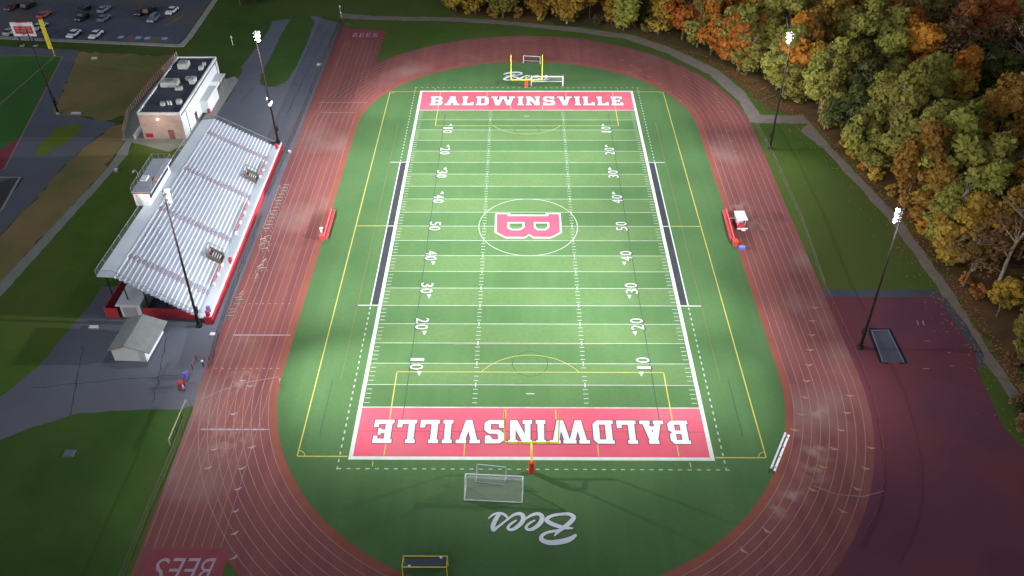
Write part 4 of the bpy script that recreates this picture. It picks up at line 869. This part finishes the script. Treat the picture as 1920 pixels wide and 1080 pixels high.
m = MB(); m.add([(-2.5, -0.65, 1.97), (2.5, -0.65, 1.97), (2.5, 0.65, 1.97), (-2.5, 0.65, 1.97)], [(0, 1, 2, 3)]).add([(-2.5, 0.66, 1.97), (2.5, 0.66, 1.97), (2.5, 0.70, 0.05), (-2.5, 0.70, 0.05)], [(0, 1, 2, 3)]); m.build('net', netd, t)
MB().box((1.9, 0.55, 2.05), (0.3, 0.25, 0.12)).build('net_clip', whitep, t); MB().box((-1.8, -0.62, 2.05), (0.3, 0.2, 0.1)).build('net_clip', whitep, t)

# ------------------------------------------------------------------ sideline furniture
def bench(label, loc, rz, L, flip):
    t = thing('team_bench', label, 'bench', loc, rz, 'red team benches')
    MB().box((0.15*flip, 0, 0.47), (0.55, L, 0.12)).build('seat', redp, t); MB().box((-0.28*flip, 0, 0.72), (0.10, L, 0.5)).build('backrest', M('bright_red', (0.62, 0.10, 0.12)) if 'bright_red' not in bpy.data.materials else bpy.data.materials['bright_red'], t)
    MB().box((-0.02*flip, 0, 0.2), (0.5, L-0.3, 0.34)).build('skirt', maroon, t)
    for y in (-L/2+0.3, -L/6, L/6, L/2-0.3): MB().box((0, y, 0.21), (0.62, 0.08, 0.41)).build('leg', galv, t)
bench('long red team bench on the turf edge by the stands', (-36.9, 0.0, 0.03), R(0.3), 9.2, 1); bench('long red team bench on the turf edge by the white roofed cart', (37.0, -0.1, 0.03), R(-1.8), 9.6, -1)
t = thing('storage_bin', 'red storage bin at the end of the bench by the cart', 'bin', (37.2, -5.6, 0.03)); MB().box((0, 0, 0.4), (0.8, 1.0, 0.8)).build('bin_body', redp, t); MB().box((0, 0, 0.84), (0.9, 1.1, 0.08)).build('lid', padr, t)
t = thing('equipment_box', 'pale blue box on the track edge below the red bin', 'box', (38.2, -6.9, 0.03)); MB().box((0, 0, 0.22), (1.1, 0.7, 0.44)).build('box_body', bluep, t); MB().box((0, 0, 0.47), (1.0, 0.6, 0.06)).build('lid', paleblue, t)
t = thing('storage_bin', 'red bin at the near end of the bench by the stands', 'bin', (-37.5, -4.2, 0.03)); MB().box((0, 0, 0.45), (0.7, 0.9, 0.9)).build('bin_body', redp, t); MB().box((0, 0, 0.93), (0.8, 1.0, 0.06)).build('lid', padr, t)
t = thing('water_cooler', 'white drink cooler beside the red bench by the stands', 'cooler', (-38.0, -1.9, 0.03)); MB().tube((0, 0, 0), (0, 0, 0.75), 0.32, 0.3, 12).build('tank', M('pale_grey_plastic', (0.5, 0.55, 0.62)), t); MB().tube((0, 0, 0.75), (0, 0, 0.85), 0.34, n=12).build('lid', whitep, t)
t = thing('utility_cart', 'red utility cart with a flat white roof on the track', 'cart', (39.1, 0.2, 0.03), R(2))
MB().box((0, 0.2, 0.55), (1.35, 2.8, 0.55)).build('body', redp, t); MB().box((0, -0.9, 0.95), (1.2, 0.7, 0.3)).build('hood', redp, t)
MB().box((0.1, 0.4, 2.02), (1.9, 3.0, 0.09)).build('roof', M('clean_white', (0.8, 0.8, 0.8)), t)
for x in (-0.6, 0.72):
    for y in (-0.9, 1.7): MB().tube((x, y, 0.8), (x, y, 2.0), 0.045, n=6).build('roof_post', whitep, t)
MB().box((0, 0.2, 0.98), (1.2, 0.5, 0.3)).build('seat', alum2, t); MB().box((0, 0.55, 1.25), (1.2, 0.12, 0.5)).build('backrest', alum2, t); MB().box((0, 1.25, 0.95), (1.3, 0.9, 0.25)).build('cargo_bed', galv, t)
MB().box((0.1, -1.75, 0.6), (2.0, 0.3, 0.12)).box((0.2, -2.05, 0.55), (0.7, 0.5, 0.2)).build('bumper', whitep, t)
for x in (-0.66, 0.66):
    for y in (-0.85, 1.3): MB().tube((x-0.12, y, 0.3), (x+0.12, y, 0.3), 0.3, n=12).build('wheel', blackm, t)
t = thing('sawhorse', 'small white trestle between the cart and the red bench', 'trestle', (37.75, 1.7, 0.03)); MB().box((0, 0, 0.7), (0.9, 0.14, 0.08)).build('beam', whitep, t)
for x in (-.35, .35): MB().tube((x, -.25, 0), (x, 0, .68), .03, n=5).tube((x, .25, 0), (x, 0, .68), .03, n=5).build('leg', darkst, t)
t = thing('aluminium_bench', 'long silver two plank bench on the bend at the turf edge', 'bench', (34.0, -54.0, 0.03), R(-28.5))
MB().box((-0.22, 0, 0.46), (0.26, 7.2, 0.06)).build('seat', whitep, t); MB().box((0.28, 0, 0.24), (0.3, 7.2, 0.05)).build('foot_plank', alum, t)
for y in (-3, -1, 1, 3): MB().box((0, y, 0.2), (0.7, 0.08, 0.4)).build('leg', galv, t)
# hurdles bunched along the fence
def hurdle():
    t = thing('hurdle', 'white hurdle standing in the bunch along the track fence', 'hurdle', group='hurdles along the track fence')
    MB().box((0, 0, 0.96), (1.1, 0.04, 0.10)).build('top_board', M('hurdle_board', (0.34, 0.30, 0.28)), t)
    m = MB()
    for x in (-0.5, 0.5): m.tube((x, 0, 0), (x, 0, 0.92), 0.03, n=5); m.tube((x, 0, 0.04), (x, 0.65, 0.04), 0.03, n=5)
    m.tube((-0.5, 0, 0.5), (0.5, 0, 0.5), 0.02, n=4)
    m.build('frame', M('hurdle_frame', (0.22, 0.20, 0.18)), t); return t
hu = hurdle(); first = True
spots = [(-47.5-0.03*k+random.uniform(-.12, .12), 12.8-1.15*k, 0) for k in range(14)]+[(-47.3, -4.6, .5), (-47.9, -5.4, .4), (-47.1, -6.2, -.4), (-47.8, -7.0, .8), (-46.9, -8.3, .2), (-46.2, -11.8, 1.2), (-46.6, -13.3, .9), (-45.9, -14.0, .1), (-46.9, -15.2, 1.9), (-46.5, -16.2, 1.3), (-48.0, -20.8, 1.2), (-48.2, -22.0, .3), (-47.7, -22.6, .1), (-48.0, -23.6, -.2), (-48.3, -25, 0), (-48.3, -25.8, .1), (-48.3, -26.6, 0)]
for x, y, a in spots:
    if first: hu.location = (x, y, 0.03); hu.rotation_euler = (0, 0, a); first = False
    else: dup(hu, (x, y, 0.03), a+random.uniform(-.1, .1))
t = thing('handrail_post', 'pale barrier rail standing along the screened fence by the hurdles', 'railing', (-48.7, 4, 0.03))
MB().path([(0, 8.5, 0), (0, 8.5, 1.05), (0.1, -8, 1.05), (0.1, -8, 0)], 0.05, 5).build('rail', galv, t)
for y in (-4, 0, 4): MB().tube((0, y, 0), (0, y, 1.04), 0.04, n=5).build('post', galv, t)
def barrel(name, label, loc, mat, r=0.34, h=0.95):
    t = thing(name, label, 'barrel', loc); MB().tube((0, 0, 0), (0, 0, h), r*0.92, r, 14).build('drum', mat, t); MB().tube((0, 0, h), (0, 0, h+0.08), r*1.06, r*0.8, 14).build('lid', mat, t)
barrel('trash_barrel', 'blue barrel at the red railed gate bay on the plaza', (-51.7, -39.8, 0.01), bluep, 0.4, 1.05); barrel('trash_barrel', 'red barrel at the corner of the gate bay on the plaza', (-51.9, -41.7, 0.01), redp, 0.4)
barrel('trash_barrel', 'blue barrel on the front deck at the near corner of the stand', (*bl(0.055, 0.030), 1.2), bluep); barrel('trash_barrel', 'red barrel on the front deck close to the blue one', (*bl(0.045, 0.012), 1.2), redp)
barrel('trash_barrel', 'red barrel on the front deck midway below the stair opening', (*bl(0.035, 0.265), 1.2), redp); barrel('trash_barrel', 'red barrel on the front deck at the far floodlight pole', (*bl(0.05, 0.975), 1.2), redp); barrel('trash_barrel', 'red barrel by the wall of the fieldhouse annex', (-71.6, 44.4, 0.02), redp)
t = thing('bollard', 'short white topped bollard at the mouth of the gate bay', 'bollard', (-49.9, -37.2, 0.01)); MB().tube((0, 0, 0), (0, 0, 0.9), 0.1, n=8).build('stem', darkst, t); MB().ball((0, 0, 0.95), 0.2).build('cap', whitep, t)
t = thing('bollard', 'slim pale marker post beside the red barrel', 'bollard', (-51.2, -42.5, 0.01)); MB().tube((0, 0, 0), (0, 0, 0.5), 0.08, n=8).build('stem', darkst, t); MB().tube((0, 0, 0.5), (0, 0, 1.15), 0.12, n=8).build('sleeve', M('pink_sleeve', (0.5, 0.38, 0.4)), t)
def slabbox(name, label, cat, loc, d, rz=0, mat=None):
    t = thing(name, label, cat, loc, rz); MB().box((0, 0, d[2]/2), d, taper=0.92).build('housing', mat or conc, t); MB().box((0, 0, d[2]+0.03), (d[0]*0.8, d[1]*0.8, 0.06)).build('lid', mat or whitep, t)
slabbox('utility_box', 'small white utility box on the plaza edge of the grey drive', 'box', (-70.0, -28.6, 0.01), (1.5, 0.7, 0.25)); slabbox('utility_box', 'white lidded box beside the start line of the sprint straight', 'box', (-50.2, -30.3, 0.01), (1.3, 0.8, 0.3))
slabbox('utility_box', 'pale box lying in the middle of the dry lawn', 'box', (-108.6, 73.2, 0), (1.6, 0.9, 0.3)); slabbox('utility_box', 'long pale slab at the foot of the black pole', 'box', (-101.6, 43.9, 0), (2.6, 0.7, 0.3)); slabbox('utility_box', 'white box on the far plaza beside the screened fence', 'box', (-51.2, 69.5, 0.01), (1.4, 0.8, 0.3))
slabbox('utility_box', 'small white vent box on the grass beside the back walkway', 'box', (-83.6, 19.3, 0), (0.8, 0.8, 0.5)); slabbox('utility_box', 'grey drain cover flush in the corner lawn', 'drain', (-63.5, -54.5, 0.01), (1.6, 1.3, 0.06), 0, asph); slabbox('utility_box', 'white box at the far deck end near the screened fence', 'box', (-49.9, 26.8, 0.01), (0.6, 0.6, 0.4))
t = thing('marker_post', 'pale post on the grass between the lot and the drive', 'post', (-75.8, 81.3, 0)); MB().tube((0, 0, 0), (0, 0, 2.2), 0.1, n=6).build('stem', M('cream_post', (.5, .5, .38)), t); MB().box((0, 0, 2.3), (0.4, 0.1, 0.5)).build('plate', whitep, t)
for x, y, lb in ((-51.6, 104.2, 'white topped gate post beyond the far end of the plaza'), (-50.6, 99.6, 'white topped gate post at the corner of the screened fence')):
    t = thing('gate_post', lb, 'post', (x, y, 0), 0, 'gate posts'); MB().tube((0, 0, 0), (0, 0, 1.4), 0.12, n=8).build('stem', conc, t); MB().ball((0, 0, 1.5), 0.24).build('cap', whitep, t)
t = thing('turf_flag', 'small white marker standing at the turf edge near the bend', 'marker', (-37.4, -40.9, 0.03)); MB().tube((0, 0, 0), (0, 0, 1.0), 0.03, n=5).build('stem', whitep, t); MB().box((0.1, 0, 0.8), (0.25, 0.06, 0.4)).build('flag', whitep, t)

# ------------------------------------------------------------------ trees
def leaf_crown(seed, H, rx, z0, z1, puffs, per, leaf, sparse=0.0):
    rg = np.random.default_rng(seed); V = []; F = []; T = []
    zc, rz = (z0+z1)/2, (z1-z0)/2
    gap = rg.uniform(0, 6.28); ox, oy = rg.normal(size=2)*0.10*rx; gz = zc+rg.uniform(-.4, .6)*rz
    for _ in range(puffs):
        d = rg.normal(size=3); d /= np.linalg.norm(d); rad = rg.uniform(0.35, 1.0)**0.5
        zz = d[2]*rz*rad
        taper = 1.0-0.45*max(0, zz/rz)
        if math.cos(math.atan2(d[1], d[0])-gap) > 0.5 and abs(zc+zz-gz) < 0.45*rz and rg.random() < 0.75: continue
        up = max(0, zz/rz)
        c = np.array([d[0]*rx*rad*taper+ox*up*3, d[1]*rx*rad*taper+oy*up*3, zc+zz])
        pr = rg.uniform(0.055, 0.15)*H*(0.85 if zz > 0 else 1.0); tone = rg.uniform(0.2, 0.8)
        n = int(per*rg.uniform(0.7, 1.3)*(1-sparse))
        D = rg.normal(size=(n, 3)); D /= np.linalg.norm(D, axis=1)[:, None]; D[:, 2] = np.abs(D[:, 2])*np.where(rg.random(n) < 0.75, 1, -1)
        P = c+D*pr*rg.uniform(0.55, 1.08, (n, 1))*np.array([1, 1, 0.8])
        Nn = D+rg.normal(size=(n, 3))*0.55; Nn /= np.linalg.norm(Nn, axis=1)[:, None]
        A = np.cross(Nn, rg.normal(size=(n, 3))); A /= np.linalg.norm(A, axis=1)[:, None]; B = np.cross(Nn, A)
        s = leaf*rg.uniform(0.6, 1.3, (n, 1))
        for i in range(n):
            k = len(V); a, b = A[i]*s[i], B[i]*s[i]*0.75
            V += [tuple(P[i]-a-b*0.4), tuple(P[i]+a*0.2-b), tuple(P[i]+a+b*0.3), tuple(P[i]-a*0.1+b)]
            F.append((k, k+1, k+2, k+3)); t = min(1, max(0, tone+rg.normal()*0.16)); T += [t]*4
    me = bpy.data.meshes.new('crown'); me.from_pydata(V, [], F); at = me.attributes.new('tone', 'FLOAT', 'POINT'); at.data.foreach_set('value', T); me.update(); me.materials.append(None); return me
def trunk_mesh(seed, H, r, top, spread, limbs):
    rg = random.Random(seed); m = MB(); p = Vector((0, 0, -0.1)); seg = 5; pts = [p]
    for k in range(1, seg+1): pts.append(Vector((rg.uniform(-.25, .25)*k*0.5, rg.uniform(-.25, .25)*k*0.5, top*k/seg)))
    for k in range(seg): m.tube(pts[k], pts[k+1], r*(1-0.75*k/seg), r*(1-0.75*(k+1)/seg), 7, False)
    for i in range(limbs):
        k = rg.randint(2, seg-1); b = pts[k]; a = rg.uniform(0, 6.28); l = spread*rg.uniform(.5, 1.0)
        mid = b+Vector((math.cos(a)*l*.5, math.sin(a)*l*.5, H*.10)); e = mid+Vector((math.cos(a+.3)*l*.5, math.sin(a+.3)*l*.5, H*rg.uniform(.08, .16)))
        m.tube(b, mid, r*.4, r*.25, 5, False); m.tube(mid, e, r*.25, r*.06, 5, False)
        for q in range(2): m.tube(mid, mid+Vector((rg.uniform(-1, 1)*l*.45, rg.uniform(-1, 1)*l*.45, H*.1)), r*.15, r*.03, 4, False)
    o = m.build('trunk', None); me = o.data; bpy.data.objects.remove(o); me.materials.append(None); return me
SH = {'full': [(leaf_crown(s, 15, a, b, c, n, 105, 0.50), trunk_mesh(s, 15, .28, 11.5, 3.4, 9)) for s, a, b, c, n in ((1, 4.0, 1.6, 15, 48), (2, 4.7, 2.6, 13.4, 46), (3, 3.4, 1.4, 16.5, 46), (11, 4.3, 3.4, 15.6, 40), (12, 3.8, 1.2, 12.6, 42))],
      'tall': [(leaf_crown(s, 16, a, b, c, n, 105, 0.46), trunk_mesh(s, 16, .22, 13, 2.4, 8)) for s, a, b, c, n in ((4, 2.8, 1.8, 16.5, 40), (5, 2.3, 1.4, 18, 38), (6, 3.1, 2.6, 15.2, 36), (13, 2.5, 4.0, 17, 32))],
      'bare': [(leaf_crown(s, 15, 3.8, 5, 15.5, 22, 55, 0.30, 0.35), trunk_mesh(s, 15, .26, 13.5, 4.2, 14)) for s in (7, 8)],
      'bush': [(leaf_crown(s, 7, 2.4, 0.4, 4.6, 22, 70, 0.34), trunk_mesh(s, 5, .12, 3, 1.6, 5)) for s in (9, 10)]}
FORM = {'full': 'broad', 'tall': 'slender', 'bare': 'sparse', 'bush': 'low'}
CNAME = {'orange': 'orange', 'gold': 'golden', 'olive': 'olive', 'green': 'green', 'rust': 'rusty', 'brown': 'brown'}
TREES = []
def tree(x, y, shape, colr, s, zs=1.0, pale=False): TREES.append((x, y, shape, colr, s, zs, pale))
edge = [(-19.9, 103.3), (-3.7, 99.0), (13.5, 95.4), (27.3, 90.6), (38.6, 81.8), (48.5, 71.7), (55, 61.2), (59.5, 48.9), (63.3, 41.0), (66.5, 28.4), (71.6, 6.3), (73.4, -15.1), (73.6, -28.8), (74.6, -41.7), (76, -75)]
def edge_x(y):   # wood lies beyond this x at the given y
    for (x0, y0), (x1, y1) in zip(edge, edge[1:]):
        if y1 <= y <= y0: return x0+(x1-x0)*(y0-y)/(y0-y1)
    return -22 if y > 103 else 76
rg = random.Random(21); pts = []
tries = 0
while tries < 6000:
    tries += 1
    x, y = rg.uniform(-20, 150), rg.uniform(-50, 122)
    ex = edge_x(y)
    if x < ex-0.6: continue
    if y > 112 and x < 40: continue
    if x > 64+0.72*(y+62)*0.62+18 and x > 78+(y+40)*0.44: continue       # beyond the frame
    dep = x-ex if y < 78 else min(x-ex, y-70)
    dmin = 4.6 if dep < 9 else 6.2
    if y < -30: dmin = 5.5
    if all((x-a)**2+(y-b)**2 > dmin*dmin for a, b, _ in pts): pts.append((x, y, dep))
for x, y, dep in pts:
    r = rg.random()
    if y > 80 and x < 44: c = 'gold' if r < .42 else 'orange' if r < .68 else 'olive' if r < .97 else 'green'
    elif y > 74 and x < 80: c = 'orange' if r < .55 else 'rust' if r < .7 else 'gold'
    elif x > 98 and y > 30: c = 'brown' if r < .36 else 'olive' if r < .60 else 'rust' if r < .8 else 'green'
    elif x > 80+0.12*y and y > 36: c = 'orange' if r < .6 else 'gold' if r < .75 else 'brown'
    elif y > 8: c = 'olive' if r < .72 else 'gold' if r < .92 else 'green' if r < .95 else 'orange'
    elif x > 84: c = 'rust' if r < .45 else 'orange' if r < .62 else 'gold' if r < .8 else 'brown'
    elif y > -30: c = 'gold' if r < .42 else 'olive' if r < .78 else 'brown' if r < .9 else 'green'
    else: c = 'brown' if r < .5 else 'olive' if r < .8 else 'green'
    r2 = rg.random()
    sh = 'bare' if c == 'brown' else ('tall' if (r2 < .5 if y > 80 else r2 < .35) else 'full')
    s = rg.uniform(.88, 1.16)
    if dep < 3.0 and y < 80: s *= rg.uniform(.6, .95)
    if y > 84 and x < 40: s *= 0.95
    if y < -20: s *= 0.8
    tree(x, y, sh, c, s, rg.uniform(.82, 1.18), rg.random() < .25)
tree(51.6, 66.5, 'full', 'orange', .86, 1.0); tree(49.0, 72.5, 'full', 'orange', .75, 1.0); tree(74.8, -6.5, 'tall', 'olive', .9, 1.05, True); tree(77.2, -13.0, 'tall', 'gold', .95, 1.0, True)
for k in range(13):     # scrub along the wood's lower edge
    y = -36-2.9*k+rg.uniform(-1, 1); tree(71.5-0.30*k+rg.uniform(-1.6, 1.6) if y < -44 else 74+rg.uniform(-.6, 1.5), y, 'bush', rg.choice(['brown', 'olive', 'brown', 'green']), rg.uniform(.5, .85))
for k in range(12):
    y = 30-4.6*k; tree(edge_x(y)+rg.uniform(-.4, .8), y+rg.uniform(-1, 1), 'bush', rg.choice(['orange', 'olive', 'gold', 'rust']), rg.uniform(.45, .75))
for k in range(8): tree(-16+7*k+rg.uniform(-1, 1), 101.5-0.17*(k*7)+rg.uniform(-.5, .8)-(k > 4)*(k-4)*1.2, 'bush', rg.choice(['olive', 'gold', 'green']), rg.uniform(.5, .8))
tree(-80.8, 108.8, 'full', 'green', .62); tree(-77.4, 112, 'full', 'green', .6); tree(-84.0, 113.0, 'full', 'green', .6)
def zone(x, y):
    if x < -40: return 'by the parking lot corner'
    if y > 80 and x < 12: return 'beyond the goalposts'
    if y > 76 and x < 48: return 'behind the track bend'
    if y > 60: return 'above the path fork'
    if y > 30: return 'by the lawn light pole'
    if y > 2: return 'by the wooded lawn'
    if y > -30: return 'by the apron light pole'
    return 'by the maroon apron'
ORD = ['first', 'second', 'third', 'fourth', 'fifth', 'sixth', 'seventh', 'eighth', 'ninth', 'tenth', 'eleventh', 'twelfth', 'thirteenth', 'fourteenth', 'fifteenth', 'sixteenth']
buck = {}
def depth(x, y):
    if x < -40: return 'single'
    d = (x-edge_x(y)) if y < 78 else min(x-edge_x(y), y-(96 if x < 15 else 82))
    return 'edge' if d < 4.5 else 'inner' if d < 15 else 'deep'
for i, q in enumerate(TREES): buck.setdefault((q[2], q[3], zone(q[0], q[1]), depth(q[0], q[1])), []).append(i)
LAB = {}
for (sh, c, zn, dp), ids in buck.items():
    kind = 'shrub' if sh == 'bush' else 'tree'
    where = {'edge': 'on the wood edge', 'inner': 'inside the wood', 'deep': 'deep in the wood', 'single': 'on the grass'}[dp]
    ids.sort(key=lambda i: TREES[i][0]-TREES[i][1])
    for n, i in enumerate(ids):
        pre = '' if len(ids) == 1 else ORD[min(n, 15)]+' '
        LAB[i] = f'{pre}{FORM[sh]} {CNAME[c]} {kind} '+('' if len(ids) == 1 else 'from the goalposts ')+f'{where} {zn}'
for i, (x, y, sh, c, s, zs, pale) in enumerate(TREES):
    cm, tm = SH[sh][i % len(SH[sh])]; fat = 1.0 if sh == 'bush' else rg.uniform(1.02, 1.32)
    t = thing('woodland_shrub' if sh == 'bush' else 'autumn_tree', LAB[i], 'shrub' if sh == 'bush' else 'tree', (x, y, 0), rg.uniform(0, 6.28), 'shrubs along the wood edge' if sh == 'bush' else 'trees of the autumn wood')
    t.scale = (s*fat, s*fat, s*zs)
    for nm, me, mt in (('trunk', tm, barkp if pale else bark), ('crown', cm, LEAF[c])):
        o = bpy.data.objects.new(nm, me); COL.objects.link(o); o.parent = t; o.material_slots[0].link = 'OBJECT'; o.material_slots[0].material = mt

m = MB(); rl = random.Random(5)
for k in range(2600):
    y = rl.uniform(-60, 98); x = edge_x(y)-abs(rl.gauss(0, 3.2)) if y < 78 else None
    if x is None: x = rl.uniform(-18, 44); y = 97.5-max(0, x+4)*0.29-(0.012*max(0, x-20)**2)-abs(rl.gauss(0, 2.0))
    a = rl.uniform(0, 6.28); r = rl.uniform(.08, .20); c, q = math.cos(a)*r, math.sin(a)*r
    m.add([(x+c, y+q, 0.05+k*1e-5), (x-q, y+c, 0.05+k*1e-5), (x-c, y-q, 0.06+k*1e-5), (x+q, y-c, 0.05+k*1e-5)], [(0, 1, 2, 3)])
m.build('fallen_leaves', M('fallen_leaf', (0.24, 0.10, 0.03), (0.34, 0.18, 0.06), 3.0), kind='stuff')
# ------------------------------------------------------------------ light
w = bpy.data.worlds.new('World'); sc.world = w; w.use_nodes = True; nt = w.node_tree
bg = nt.nodes['Background']; sky = nt.nodes.new('ShaderNodeTexSky'); sky.sky_type = 'NISHITA'; sky.sun_disc = False
EL_, AZ = 16.0, -142.0
sky.sun_elevation = R(EL_); sky.sun_rotation = R(AZ); sky.air_density = 1.0; sky.dust_density = 1.0; sky.ozone_density = 1.0
nt.links.new(sky.outputs[0], bg.inputs[0]); bg.inputs[1].default_value = 0.058
s = bpy.data.lights.new('sun', 'SUN'); s.energy = 0.85; s.angle = R(60); s.color = (0.95, 0.96, 1.0)
so = bpy.data.objects.new('sun', s); COL.objects.link(so)
d = Vector((math.sin(R(AZ))*math.cos(R(34)), math.cos(R(AZ))*math.cos(R(34)), math.sin(R(34))))
so.rotation_euler = d.to_track_quat('Z', 'Y').to_euler()
K = 1.0
def spot(loc, aim, power, size, blend=1.0, rad=0.8, c=(0.97, 0.98, 1.0)):
    l = bpy.data.lights.new('floodlight_beam', 'SPOT'); l.energy = power*K; l.spot_size = R(size); l.spot_blend = blend; l.shadow_soft_size = rad; l.color = c
    o = bpy.data.objects.new('floodlight_beam', l); COL.objects.link(o); o.location = loc
    o.rotation_euler = (Vector(loc)-Vector(aim)).to_track_quat('Z', 'Y').to_euler()
TOPS = [(-51.8, 30.9, 23.6), (-51.1, -28.3, 24.7), (49.5, 28.6, 24.5), (49.6, -32.8, 24.7)]
# (pole, aim x, aim y, cone, kilowatts)
BEAMS = [(0, -44, 0, 46, 11), (0, -44, 0, 58, 14), (0, -44, 30, 90, 9), (0, -44, 58, 90, 12), (0, -34, 16, 46, 11), (0, -34, 16, 72, 13), (0, -22, 0, 46, 31), (0, -22, 16, 46, 16), (0, -22, 30, 58, 25), (0, -22, 58, 46, 70), (0, -8, 0, 46, 38), (0, -8, 30, 46, 27), (0, -8, 58, 46, 13), (0, -8, 58, 72, 24), (0, 8, 0, 46, 31), (0, 8, 16, 58, 32), (0, 8, 30, 58, 19), (0, 8, 44, 46, 9), (0, 8, 58, 90, 30), (0, 24, 0, 46, 65), (0, 24, 30, 58, 38), (0, 24, 44, 58, 24), (0, 24, 58, 58, 47), (0, 34, 30, 58, 30), (0, 34, 44, 58, 10), (0, 34, 58, 58, 51), (1, -44, 18, 46, 21), (1, -44, 18, 90, 14), (1, -44, -16, 90, 13), (1, -44, -30, 90, 9), (1, -44, -44, 46, 10), (1, -44, -58, 46, 25), (1, -34, -44, 46, 19), (1, -22, 18, 46, 77), (1, -22, -16, 46, 18), (1, -22, -44, 46, 120), (1, -22, -58, 46, 22), (1, -8, -16, 72, 49), (1, -8, -30, 46, 22), (1, -8, -44, 46, 34), (1, 8, 18, 46, 76), (1, 8, 18, 90, 18), (1, 8, -16, 46, 16), (1, 8, -30, 46, 44), (1, 8, -44, 46, 53), (1, 24, 18, 46, 96), (1, 24, 18, 58, 14), (1, 24, 0, 46, 39), (1, 24, -16, 58, 44), (1, 34, 18, 46, 12), (1, 34, 18, 58, 37), (1, 34, 0, 46, 27), (1, 34, -16, 58, 33), (1, 34, -58, 46, 62), (2, 44, 16, 90, 16), (2, 44, 58, 72, 25), (2, 22, 0, 46, 39), (2, 22, 16, 72, 14), (2, 22, 30, 58, 26), (2, 22, 44, 58, 23), (2, 8, 58, 46, 26), (2, 8, 58, 58, 67), (2, -8, 16, 58, 69), (2, -8, 58, 46, 48), (2, -24, 16, 46, 68), (2, -24, 30, 58, 13), (2, -24, 44, 46, 11), (2, -34, 0, 46, 86), (2, -34, 16, 46, 107), (2, -34, 30, 58, 18), (2, -34, 30, 72, 38), (2, -34, 44, 46, 94), (2, -34, 44, 58, 27), (2, -34, 58, 58, 34), (3, 44, -44, 58, 12), (3, 34, 18, 58, 26), (3, 34, -30, 46, 16), (3, 22, 18, 72, 14), (3, 22, -30, 58, 22), (3, 22, -44, 46, 57), (3, 22, -58, 46, 32), (3, 8, 18, 58, 24), (3, 8, -16, 58, 48), (3, 8, -16, 72, 8), (3, 8, -44, 46, 71), (3, -8, 18, 46, 38), (3, -8, -16, 46, 12), (3, -24, 18, 46, 73), (3, -24, 18, 90, 49), (3, -24, 0, 46, 52), (3, -24, -16, 72, 23), (3, -24, -30, 46, 76), (3, -24, -30, 58, 68), (3, -24, -44, 58, 30), (3, -34, 0, 46, 132), (3, -34, 0, 58, 86), (3, -34, -30, 46, 36), (3, -34, -30, 58, 50), (3, -34, -58, 46, 24)]
for k, ax, ay, size, pw in BEAMS: spot(TOPS[k], (ax, ay, 0), pw*1260, size)
spot(TOPS[2], (-60, 10, 4), 80000, 32); spot(TOPS[3], (-60, -10, 4), 80000, 32)
for k, q in enumerate(TOPS):
    spot(q, (-30 if k < 2 else 30, q[1]*0.55, 0), 16000, 54)
    l = bpy.data.lights.new('floodlight_spill', 'POINT'); l.energy = 7000; l.shadow_soft_size = 0.6; l.color = (0.97, 0.98, 1.0)
    o = bpy.data.objects.new('floodlight_spill', l); COL.objects.link(o); o.location = q
for nm, loc, e, c in (('wall_lamp_glow', (-78.0, 28.6, 4.6), 380, (1.0, 0.72, 0.5)), ('press_lamp_glow', (-66.85, -8.0, 10.9), 70, (1.0, 0.95, 0.9))):
    l = bpy.data.lights.new(nm, 'POINT'); l.energy = e; l.color = c; l.shadow_soft_size = 0.2
    o = bpy.data.objects.new(nm, l); COL.objects.link(o); o.location = loc

# ------------------------------------------------------------------ camera
cam = bpy.data.cameras.new('camera'); co = bpy.data.objects.new('camera', cam); COL.objects.link(co); sc.camera = co
cam.sensor_width = 36; cam.lens = 1630.63/1920*36; cam.clip_end = 3000; cam.clip_start = 1
r_ = Vector((0.99997178, 0.00690813, -0.00295286)); u_ = Vector((-0.00205361, 0.62941846, 0.77706383)); f_ = Vector((-0.00722664, 0.77703583, -0.62941488))
mm = Matrix((r_, u_, -f_)).transposed().to_4x4(); mm.translation = Vector((-1.817, -132.6223, 92.6877)); co.matrix_world = mm
sc.view_settings.view_transform = 'Standard'; sc.view_settings.look = 'None'; sc.view_settings.exposure = 0.0; sc.view_settings.gamma = 1.0
sc.cycles.max_bounces = 5; sc.cycles.transparent_max_bounces = 12; sc.cycles.use_denoising = True
